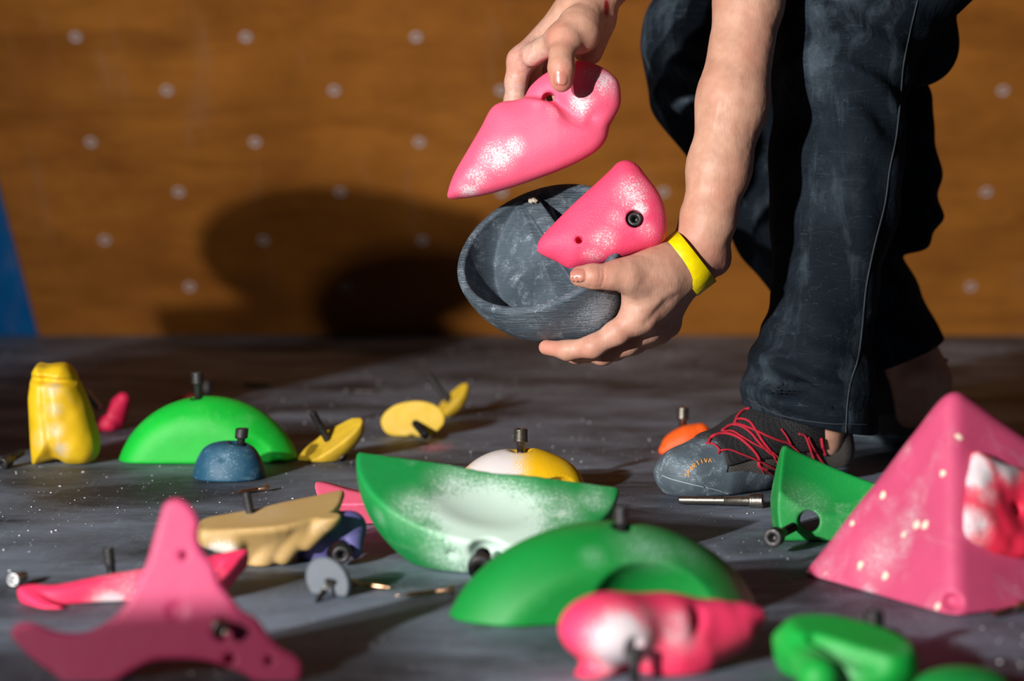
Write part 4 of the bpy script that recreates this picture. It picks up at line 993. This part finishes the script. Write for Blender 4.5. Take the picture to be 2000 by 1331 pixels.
# right green one
Y = 2.545; C = V(1620, 985, Y); Rr = basis([1, 0, 0], [0, -1, .12])
gp = Poly([loc2(x, y, C, Rr, Y) for x, y in [(1540, 872), (1560, 882), (1600, 900), (1650, 922), (1700, 942), (1770, 968), (1790, 1000), (1770, 1045), (1740, 1066), (1660, 1072), (1590, 1072), (1550, 1070), (1524, 1056), (1515, 1020), (1513, 980), (1518, 945), (1527, 905), (1533, 882)]], n=3)
M2 = hold_mat('green_polyurethane_right', (.005, .27, .048), (.004, .22, .038), chalk=.5, scale=22, org=C, chalkcol=(.40, .62, .46), spots=[(V(1580, 960, 2.52), .04, .55)])
dn_ = unit([0, -.62, .78]); dc = V(1625, 1003, Y-.024)+dn_*.30
def f(p):
    q = (p-C.astype(f4))@Rr.T.astype(f4); d = smax(gp(q[:, 0], q[:, 1]), q[:, 2]-.026, .002); d = smax(d, -q[:, 2]-.045, .003)
    d = smax(d, -ell(p, dc, (.16, .55, .30), basis([1, 0, 0], dn_)), .0025)
    return smax(d, -cone(p, V(1575, 1022, 2.46), V(1585, 1015, 2.60), .0115, .0115), .002)
o = hold('green crescent climbing hold half hidden behind the large pink pyramid', on_ground(f), C, (.11, .08, .07), M2)
bolt(o, 1508, 1052, 2.43, V(1580, 1014, 2.56)-V(1508, 1052, 2.43), .065, R=.0098)
# foreground green dome with scoop
c = V(1180, 1228, 2.16); c[2] = 0.0; R = basis([1, .22, 0], [0, -.0, 1])
def f(p):
    d = ell(p, c-np.array([0, 0, .035]), (.150, .082, .117), R); q = (p-c.astype(f4))@R[1].astype(f4); d = smax(d, -(q+.056), .006)
    s = ell(p, V(1305, 1240, 2.085), (.075, .050, .078)); d = smax(d, -s, .003)
    return smax(d, -cone(p, V(1214, 1040, 2.15), V(1214, 1070, 2.15), .0095, .008), .003)
M3 = hold_mat('green_polyurethane_front', (.002, .23, .035), (.002, .20, .028), chalk=.25, scale=12, org=c, chalkcol=(.36, .58, .46), spots=[(V(1290, 1120, 2.11), .065, .9), (V(1380, 1140, 2.13), .05, .8), (V(1160, 1180, 2.10), .024, .7), (V(1250, 1060, 2.13), .05, .5)])
o = hold('green half-moon climbing hold directly behind the pink and white lobed hold', on_ground(f), (*c[:2], .05), (.155, .09, .07), M3)
bolt(o, 1214, 990, 2.15, [0, 0, -1], .03, R=.0064, r=.005)
# bottom right green
C = V(1650, 1262, 1.90); ax = V(1790, 1296, 1.84)-V(1516, 1232, 1.93)
M4 = hold_mat('green_polyurethane_corner', (.004, .36, .045), (.003, .31, .036), chalk=.35, scale=18, org=C, chalkcol=(.55, .85, .6), spots=[(V(1620, 1310, 1.87), .04, .7)])
def f(p):
    R = basis(ax, [0, 0, 1]); a_ = ell(p, C-np.array([0, 0, .008]), (.064, .040, .040), R); a_ = smax(a_, half(p, C+np.array([0, 0, .012]), [.05, -.15, 1]), .005)
    gr_ = cone(p, V(1590, 1250, 1.885), V(1745, 1312, 1.83), .005, .013); a_ = smax(a_, -gr_, .006)
    return smin(a_, cone(p, V(1525, 1248, 1.925), V(1600, 1325, 1.85), .006, .016), .006)
o = hold('bright green climbing hold at the bottom edge below the large pink pyramid', on_ground(f), C-np.array([0, 0, .01]), (.09, .08, .05), M4)
c = V(1730, 1275, 1.97); c[2] = 0
o = hold('small purple climbing hold behind the green hold at the bottom right', on_ground(lambda p: smax(ell(p, c, (.022, .02, .026)), -cone(p, c+np.array([-.004, 0, .03]), c+np.array([-.004, 0, .01]), .006, .006), .003)), c+np.array([0, 0, .012]), (.03, .03, .02), hold_mat('dusky_purple_polyurethane', (.09, .07, .20), chalk=.2, org=c))
bolt(o, 1707, 1193, 1.97, [.03, 0, -1], .022)
c = V(1880, 1345, 1.86); c[2] = 0
hold('dark green climbing hold in shade at the bottom right corner', on_ground(lambda p: ell(p, c, (.04, .03, .018))), c+np.array([0, 0, .01]), (.05, .04, .015), hold_mat('deep_green_polyurethane', (.004, .25, .04), chalk=.2, org=c))
# pink and white lobed hold in front
C = V(1260, 1245, 1.93)
def f(p):
    a_ = ell(p, V(1195, 1228, 1.925), (.043, .045, .029), basis([1, 0, -.12], [0, 0, 1])); b_ = ell(p, V(1290, 1232, 1.945), (.046, .04, .031), basis([1, 0, .15], [0, 0, 1]))
    d = smin(a_, b_, .012); e = chain(p, [(V(1335, 1240, 1.95), .026), (V(1400, 1225, 1.955), .021), (V(1450, 1212, 1.96), .013), (V(1478, 1205, 1.962), .0075)], .008)
    d = smin(d, e, .012); d = smax(d, -cone(p, V(1365, 1190, 1.93), V(1352, 1300, 1.900), .002, .006), .012)
    d = smin(d, cone(p, V(1440, 1240, 1.95), V(1370, 1275, 1.925), .012, .014), .012)
    stem = cone(p, V(1180, 1300, 1.92), V(1165, 1345, 1.91), .014, .024); stem2 = cone(p, V(1310, 1290, 1.93), V(1330, 1340, 1.93), .03, .026)
    d = smin(d, smin(stem, stem2, .01), .012)
    return smax(d, -cone(p, V(1239, 1262, 1.885), V(1239, 1292, 1.885), .006, .005), .004)
M5 = hold_mat('pink_polyurethane_lobed', (.84, .045, .14), (.78, .03, .10), chalk=.3, scale=16, org=C, sss=.06, spots=[(V(1180, 1255, 1.885), .045, 1.3), (V(1300, 1215, 1.90), .034, .7), (V(1240, 1190, 1.90), .022, .55)])
o = hold('pink lobed climbing hold with a chalk-white rounded end, in front of the green half-moon hold', on_ground(f), V(1290, 1250, 1.93), (.115, .07, .065), M5)
bolt(o, 1240, 1266, 1.88, [0, .05, -1], .03, R=.0048, r=.004)

# large pink pyramid
B_ = G(1862, 1208); Cc = G(1560, 1122); D_ = np.array([.70, 2.30, 0]); A_ = V(1856, 742, 2.245); E_ = np.array([.50, 2.62, 0])
cen = (A_+B_+Cc+D_+E_)/5
tri = [(A_, Cc, B_), (A_, B_, D_), (A_, D_, E_), (A_, E_, Cc)]; pls = []
for a_, b_, c_ in tri:
    n_ = unit(np.cross(b_-a_, c_-a_)); n_ = -n_ if (cen-a_)@n_ > 0 else n_; pls.append((a_, n_))
nR = pls[1][1]
pk_c = V(1958, 985, 2.25); 
tpk = ((A_-np.array([0, 0, CAM_H])))@nR/((V(1960, 985, 2.25)-np.array([0, 0, CAM_H]))@nR); patch_c = np.array([0, 0, CAM_H])+(V(1960, 985, 2.25)-np.array([0, 0, CAM_H]))*tpk
def f_pyr(p):
    d = None
    for a_, n_ in pls:
        e = half(p, a_, n_); d = e if d is None else smax(d, e, .016)
    d = smax(d, -ell(p, B_+np.array([.0, .006, .012]), (.011, .02, .008)), .004)
    return d+noise3(p, 30)*.0012
M6 = hold_mat('pink_painted_volume', (.58, .07, .17), (.48, .06, .14), chalk=.5, scale=16, org=cen, chips=(34, (.85, .74, .55), .12), spots=[(V(1690, 1000, 2.24), .05, .5), (V(1760, 1010, 2.24), .03, .7), (V(1860, 1000, 2.2), .03, .35), (V(1700, 1080, 2.24), .02, .8), (V(1780, 940, 2.24), .02, .6)])
vol = solid('climbing_volume', on_ground(f_pyr), np.minimum(np.minimum(Cc, B_), A_)-.02, np.maximum(np.maximum(D_, E_), A_)+.02, .0028, M6, origin=cen*np.array([1, 1, 0]))
tagit(vol, 'large pink pyramid-shaped climbing volume with pale chips at the right of the mat', 'climbing volume')
Rp = basis([1, .3, 0], nR)
ppol = Poly([loc2(x, y, patch_c, Rp, 2.25) for x, y in [(1896, 888), (1914, 887), (1940, 902), (1990, 918), (2060, 945), (2090, 1010), (2070, 1080), (2000, 1092), (1940, 1078), (1892, 1052), (1882, 1010), (1888, 950)]])
hp = loc2(1978, 998, patch_c, Rp, 2.25)
def f(p):
    q = (p-patch_c.astype(f4))@Rp.T.astype(f4); x, y, z = q.T; d = ppol(x, y); din = np.clip(-d, 0, .03)
    H = .003+.011*np.sqrt(np.clip(1-(1-din/.03)**2, 0, 1)); H = H-.008*np.exp(-(np.hypot(x-hp[0], y-hp[1])/.022)**2)
    s = smax(smax(d, (z-H)*.75, .003), -z-.004, .002); return smax(s, -(np.hypot(x-hp[0], y-hp[1])-.006), .002)+noise3(p, 70)*.003
M7 = hold_mat('red_pink_polyurethane', (.82, .03, .085), (.74, .02, .06), chalk=.3, org=patch_c, spots=[(V(1905, 920, 2.20), .028, 1.8), (V(1893, 1030, 2.19), .030, 1.9), (V(1960, 910, 2.22), .028, 1.3), (V(1915, 970, 2.20), .022, 1.0)])
hold('red and white chalked climbing hold screwed to the large pink pyramid', f, patch_c, (.08, .08, .08), M7)

# pink star shaped hold standing on edge
Ys = 1.885; O_ = V(300, 1170, Ys+.02); R = basis([1, .05, 0], [0, -.955, .25])
sp_pts = [(312, 1012), (322, 984), (345, 974), (370, 988), (388, 1018), (386, 1050), (396, 1078), (416, 1104), (428, 1140), (447, 1165), (470, 1192), (500, 1208), (522, 1238), (545, 1264), (578, 1284), (590, 1305), (584, 1330), (560, 1345), (505, 1335), (480, 1320), (440, 1302), (400, 1292), (350, 1288), (300, 1292), (258, 1312), (220, 1335), (180, 1350), (140, 1345), (100, 1315), (60, 1285), (25, 1250), (19, 1232), (34, 1218), (60, 1216), (108, 1232), (160, 1236), (205, 1216), (240, 1186), (265, 1142), (285, 1100), (298, 1060)]
star = Poly([loc2(x, y, O_, R, Ys) for x, y in sp_pts]); hs3 = [loc2(x, y, O_, R, Ys) for x, y in ((345, 1195), (435, 1232), (358, 1085), (448, 1288), (525, 1292))]
def f(p):
    q = (p-O_.astype(f4))@R.T.astype(f4); x, y, z = q.T; d = star(x, y); din = np.clip(-d, 0, .03)
    H = .010+.028*np.sqrt(np.clip(1-(1-din/.03)**2, 0, 1)); s = smax(smax(d, (-z-H)*.75, .004), z, .003)
    for i, hh in enumerate(hs3): s = smax(s, -smax(np.hypot(x-hh[0], y-hh[1])-(.0075, .008, .003, .004, .003)[i], -z-(.012 if i else .0015), .001), .0015)
    return s+noise3(p, 45)*.0025*np.clip(-z/.01, 0, 1)
M8 = hold_mat('raspberry_polyurethane', (.48, .038, .13), (.45, .032, .11), chalk=.18, org=O_, spots=[(V(340, 1030, Ys), .03, .25)], rough=.5)
o = hold('large raspberry-pink star-shaped climbing hold standing on edge in the left foreground', f, O_, (.135, .07, .095), M8, .0022)
bolt(o, 430, 1229, Ys-.005, [-.2, 1, .05], .02, R=.0065, head=.008, mat=M_steel)
# pink crescent behind the star
C = G(230, 1190)+np.array([0, .03, .020]); Rc = basis([1, .12, .02], [0, -.42, .9])
cpol = Poly([loc2(x, y, C, Rc, 2.2) for x, y in [(33, 1150), (60, 1139), (110, 1140), (200, 1122), (290, 1107), (380, 1090), (480, 1070), (470, 1092), (445, 1122), (400, 1155), (320, 1195), (240, 1213), (180, 1215), (120, 1203), (70, 1180)]])
M9 = hold_mat('hot_pink_polyurethane_dish', (.82, .035, .12), (.78, .03, .10), chalk=.4, scale=20, org=C, spots=[(V(215, 1200, 2.2), .035, 1.2), (V(250, 1150, 2.22), .04, .6)])
def f(p):
    q = (p-C.astype(f4))@Rc.T.astype(f4); x, y, z = q.T; d = cpol(x, y); din = np.clip(-d, 0, .03)
    top = -.016*np.clip((din-.010)/.014, 0, 1)**2*(3-2*np.clip((din-.010)/.014, 0, 1)); bot = -.010-.022*np.sqrt(np.clip(1-(1-np.minimum(din/.024, 1))**2, 0, 1))
    return smax(smax(d, (z-top)*.6, .003), (bot-z)*.6, .002)
o = hold('hot pink crescent climbing hold lying behind the raspberry star-shaped hold', on_ground(f), C, (.15, .09, .05), M9)
bolt(o, 211, 1071, 2.29, [.12, 0, -1], .015, R=.0053, r=.0045)

# beige hold lying on its face
Yb = 2.40; C = V(530, 1000, Yb); ax = V(668, 962, Yb+.03)-V(388, 1022, Yb-.03); R = basis(ax, [-.05, -.17, 1])
M10 = hold_mat('beige_polyurethane', (.50, .33, .13), (.44, .28, .10), chalk=.3, org=C, chalkcol=(.8, .74, .66), spots=[(V(432, 1052, Yb-.052), .034, 3.2), (V(415, 1040, Yb-.04), .02, 3), (V(495, 1115, Yb-.03), .014, .9), (V(600, 1060, Yb-.03), .012, .9), (V(520, 990, Yb), .05, .35)])
bp_ = Poly([loc2(x, y, C, R, Yb) for x, y in [(386, 1024), (400, 1011), (440, 1003), (500, 992), (560, 978), (620, 966), (668, 956), (670, 966), (660, 988), (636, 1004), (560, 1026), (470, 1034), (400, 1034)]], n=4)
def f(p):
    q = (p-C.astype(f4))@R.T.astype(f4); d = smax(bp_(q[:, 0], q[:, 1])-.35*np.minimum(q[:, 2]+.008, 0)*-1*0+np.maximum(-q[:, 2]-.006, 0)*.55, -q[:, 2]-.032, .006)
    d = smin(d, cone(p, V(410, 1048, Yb-.035), V(452, 1058, Yb-.035), .013, .014), .006)
    for a_, b_, r1, r2 in (((495, 1040), (478, 1090), .013, .010), ((545, 1035), (503, 1114), .014, .011), ((585, 1035), (553, 1085), .013, .010), ((645, 1008), (598, 1058), .011, .0095), ((660, 985), (640, 1020), .006, .008)):
        d = smin(d, cone(p, V(*a_, Yb-.020), V(*b_, Yb-.020), r1, r2), .005)
    return smax(d, half(p, C, R[2]), .003)
o = hold('beige lumpy climbing hold lying flat side up with a bolt standing in it', on_ground(f), C-np.array([0, 0, .03]), (.095, .08, .06), M10)
stud(o, V(481, 962, Yb), V(490, 1008, Yb), .04, .0048, M_bolt)
# pink wedge behind it
Yw = 2.66; P_ = [V(606, 946, Yw), V(640, 950, Yw), V(728, 968, Yw-.02), V(775, 985, Yw-.02), V(790, 1075, Yw-.10), V(735, 1048, Yw-.08), V(665, 1010, Yw-.06)]
Rw = basis([1, 0, -.3], [-.10, -1, .12]); Ow = V(700, 1000, Yw-.04)
wp = Poly([loc2(x, y, Ow, Rw, Yw) for x, y in [(608, 946), (625, 944), (680, 958), (735, 968), (760, 980), (800, 1065), (785, 1072), (735, 1050), (700, 1040), (660, 1005), (622, 972)]], n=3)
ka, kb = loc2(655, 985, Ow, Rw, Yw), loc2(760, 983, Ow, Rw, Yw)
def f(p):
    q = (p-Ow.astype(f4))@Rw.T.astype(f4); x, y, z = q.T; d = wp(x, y); yk = ka[1]+(x-ka[0])*(kb[1]-ka[1])/(kb[0]-ka[0])
    H = .018-np.maximum(y-yk, 0)*1.5+np.minimum(y-yk, 0)*.8; return smax(smax(d, (z-H)*.6, .0025), -z-.04, .002)
o = hold('pink wedge-shaped climbing hold between the beige hold and the largest green hold', on_ground(f), Ow, (.075, .08, .055), hold_mat('pale_pink_polyurethane', (.74, .11, .20), (.70, .095, .18), chalk=.2, org=Ow))
# purple hold
Yp = 2.42
def f(p):
    d = chain(p, [(V(612, 1050, Yp), .020), (V(640, 1042, Yp), .022), (V(680, 1032, Yp), .0165)], .01); d = smin(d, cone(p, V(686, 1030, Yp), V(690, 1075, Yp-.02), .014, .0095), .008)
    d = smin(d, cone(p, V(640, 1060, Yp-.01), V(620, 1090, Yp), .016, .02), .01)
    return smax(d, -cone(p, V(665, 1085, Yp-.035), V(665, 1070, Yp+.01), .012, .012), .004)
o = hold('purple climbing hold between the beige hold and the grey disc', on_ground(f), V(650, 1060, Yp), (.055, .045, .05), hold_mat('violet_polyurethane', (.10, .085, .27), (.08, .07, .22), chalk=.3, org=V(650, 1060, Yp), chalkcol=(.4, .4, .62)))
bolt(o, 666, 1085, Yp-.05, [0, 1, .1], .02, R=.009)
# grey disc hold with its screw
Yd = 2.235; Cd = V(642, 1136, Yd); Rd = basis([1, 0, -.9], [-.38, -.85, .30])
def f(p):
    q = (p-Cd.astype(f4))@Rd.T.astype(f4); d = np.sqrt((q[:, 0]/1.22)**2+(q[:, 1]/.92)**2)-.0215
    d = smax(d, np.abs(q[:, 2])-.0045, .002); nt_ = cone(p, V(634, 1152, Yd-.01), V(645, 1190, Yd-.01), .0035, .0125); nt2 = cone(p, V(634, 1152, Yd+.01), V(645, 1190, Yd+.01), .0035, .0125)
    return smax(d, -np.minimum(nt_, nt2), .002)
Yg = 2.235
o = hold('small grey disc-shaped foothold standing on edge with a screw through it', on_ground(f), Cd, (.04, .03, .034), hold_mat('grey_polyurethane_disc', (.085, .105, .13), (.07, .085, .105), chalk=.35, org=Cd, chalkcol=(.4, .44, .48)), .0015)
rt = with_parts(o, 'disc'); mk('screw', *screw_geo(V(644, 1138, Yd-.01), V(616, 1182, Yd-.04)-V(644, 1138, Yd-.01), .042, .005), M_steel, parent=rt)

# ---------------- loose bolts, screws, crumbs ----------------
def loose(nm, geo, mat, label, cat, group=None):
    if nm == 'bolt':
        hd, sk = geo; o = empty('bolt', (*hd[0][:, :2].mean(0), 0)); mk('bolt_head', *hd, mat, parent=o); mk('shank', *sk, mat, parent=o)
    else: o = mk(nm, geo[0], geo[1], mat)
    tagit(o, label, cat, group or 'loose fixings lying on the mat'); return o
def lie(px, py, px2, py2, z1, z2): return G(px, py, z1), G(px2, py2, z2)-G(px, py, z1)
a_, d_ = lie(1491, 979, 1326, 977, .0084, .0062); L_ = float(np.linalg.norm(d_)); loose('bolt', bolt_geo(a_, d_, L_-.016, thread=.052), M_steel, 'long worn socket-head bolt lying on the mat beside the red-laced shoe', 'bolt')
a_, d_ = lie(523, 953, 441, 966, .0046, .003); loose('wood_screw', screw_geo(a_, d_, .052), M_brass, 'copper-coloured wood screw lying in front of the small blue dome', 'screw')
a_, d_ = lie(25, 1134, 80, 1113, .0075, .006); loose('bolt', bolt_geo(a_, d_, .018, head=.008, R=.0068, thread=.013), M_tin, 'short silvery bolt lying at the far left, above the hot pink crescent hold', 'bolt')
a_, d_ = lie(884, 1152, 778, 1164, .005, .003); loose('wood_screw', screw_geo(a_, d_, .056, .005), M_brass, 'copper-coloured wood screw lying under the lower edge of the largest green hold', 'screw')
a_, d_ = lie(690, 1140, 757, 1148, .005, .003); loose('wood_screw', screw_geo(a_, d_, .040), M_brass, 'dull copper screw in shade just right of the grey disc foothold', 'screw')
a_, d_ = lie(1996, 1183, 1905, 1213, .005, .003); loose('wood_screw', screw_geo(a_, d_, .058, .005), M_brass, 'copper-coloured wood screw lying on the mat at the right edge below the pink pyramid', 'screw')
a_, d_ = lie(478, 748, 530, 750, .006, .006); loose('dowel', lathe_geo([(0, .0001, 0), (0, .005, 0), (.01, .0055, 0), (.042, .0055, 0), (.05, .004, 0), (.05, .0001, 0)], a_, d_), cloth('tan_plastic', (.55, .42, .24), 400), 'short tan plug lying on the mat near the wall, behind the bright green dome', 'plug')
a_, d_ = lie(674, 765, 735, 766, .006, .004); loose('wood_screw', screw_geo(a_, d_, .055, .006), M_tin, 'pale screw lying on the mat to the left of the farthest yellow hold', 'screw')
rng = np.random.default_rng(7); parts = []
ico_v = np.array([[1, 0, 0], [-1, 0, 0], [0, 1, 0], [0, -1, 0], [0, 0, 1], [0, 0, -1]], float); ico_f = [(0, 2, 4), (2, 1, 4), (1, 3, 4), (3, 0, 4), (2, 0, 5), (1, 2, 5), (3, 1, 5), (0, 3, 5)]
for i in range(3400):
    y = 1.75+3.0*rng.random()**1.4; x = (rng.random()-.5)*y*.46
    if noise3(np.array([[x, y, 0]], f4), 2.2, 5)[0] < -.08: continue
    if (.10 < x < .50 and 2.7 < y < 3.1) or (.28 < x and 2.1 < y < 2.65) or (.25 < x and 3.1 < y < 3.5): continue
    r = .00045+.0011*rng.random()**5
    parts.append((ico_v*r*np.array([1+rng.random(), 1, .7])+np.array([x, y, r*.6]), ico_f))
cr = mk('chalk_crumbs', *merge(parts), cloth('chalk_white', (.8, .8, .82), 500), origin=(0, 0, 0)); tagit(cr, 'fine white chalk crumbs scattered over the black mat', 'chalk', kind='stuff')
# unseen crates and a large hold, added left of frame to shade the wall
def crate(x, y, z, w_, d_, h_, a, col, nm, label):
    R = np.array([[math.cos(a), math.sin(a), 0], [-math.sin(a), math.cos(a), 0], [0, 0, 1.]]); c = np.array([x, y, z+h_/2])
    f = lambda p: smax(box(p, c, (w_/2, d_/2, h_/2), R, .012), -box(p, c+np.array([0, 0, .02]), (w_/2-.012, d_/2-.012, h_/2), R, .01), .003)
    v, q = mesh_sdf(f, c-.45, c+.45, .009); o = mk(nm, v, q, cloth('shade_crate_plastic', col, 200, .5)); tagit(o, label, 'crate'); return c
cc1 = crate(-.955, 3.04, 0, .34, .34, .22, .2, (.05, .06, .07), 'shade_crate', 'unseen dark crate added left of the frame to shade the wall')
cc2 = crate(-.945, 3.04, .222, .34, .32, .14, .15, (.05, .05, .06), 'shade_crate', 'unseen dark crate added on top of the lower one to shade the wall')
c = np.array([-.885, 3.04, .44])  # unseen hold on the crates, added for its shadow on the wall
def f(p):
    d = ell(p, c, (.19, .15, .09)); return smax(smin(d, cone(p, c+np.array([-.02, 0, 0]), c+np.array([.20, 0, .05]), .07, .01), .04), -(p[:, 2]-.364), .006)
hold('unseen large grey hold added on the upper crate to shade the wall', f, c, (.26, .18, .16), hold_mat('grey_polyurethane_large', (.12, .12, .13), chalk=.2, org=c), .006)
Rp2 = np.array([[math.cos(.14), math.sin(.14), 0], [-math.sin(.14), math.cos(.14), 0], [0, 0, 1.]]); c2 = np.array([-.91, 1.12, .153])  # unseen pad, added to throw shade over the near foreground
f = lambda p: smin(box(p, c2-np.array([0, 0, .078]), (.27, .11, .075), Rp2, .02), box(p, c2+np.array([0, 0, .078]), (.27, .11, .075), Rp2, .02), .004)
v, q = mesh_sdf(f, c2-.45, c2+.45, .009); tagit(mk('shade_pad', v, q, cloth('black_vinyl', (.03, .03, .035), 200, .5)), 'unseen folded black pad added left of the camera to shade the foreground', 'crash pad')
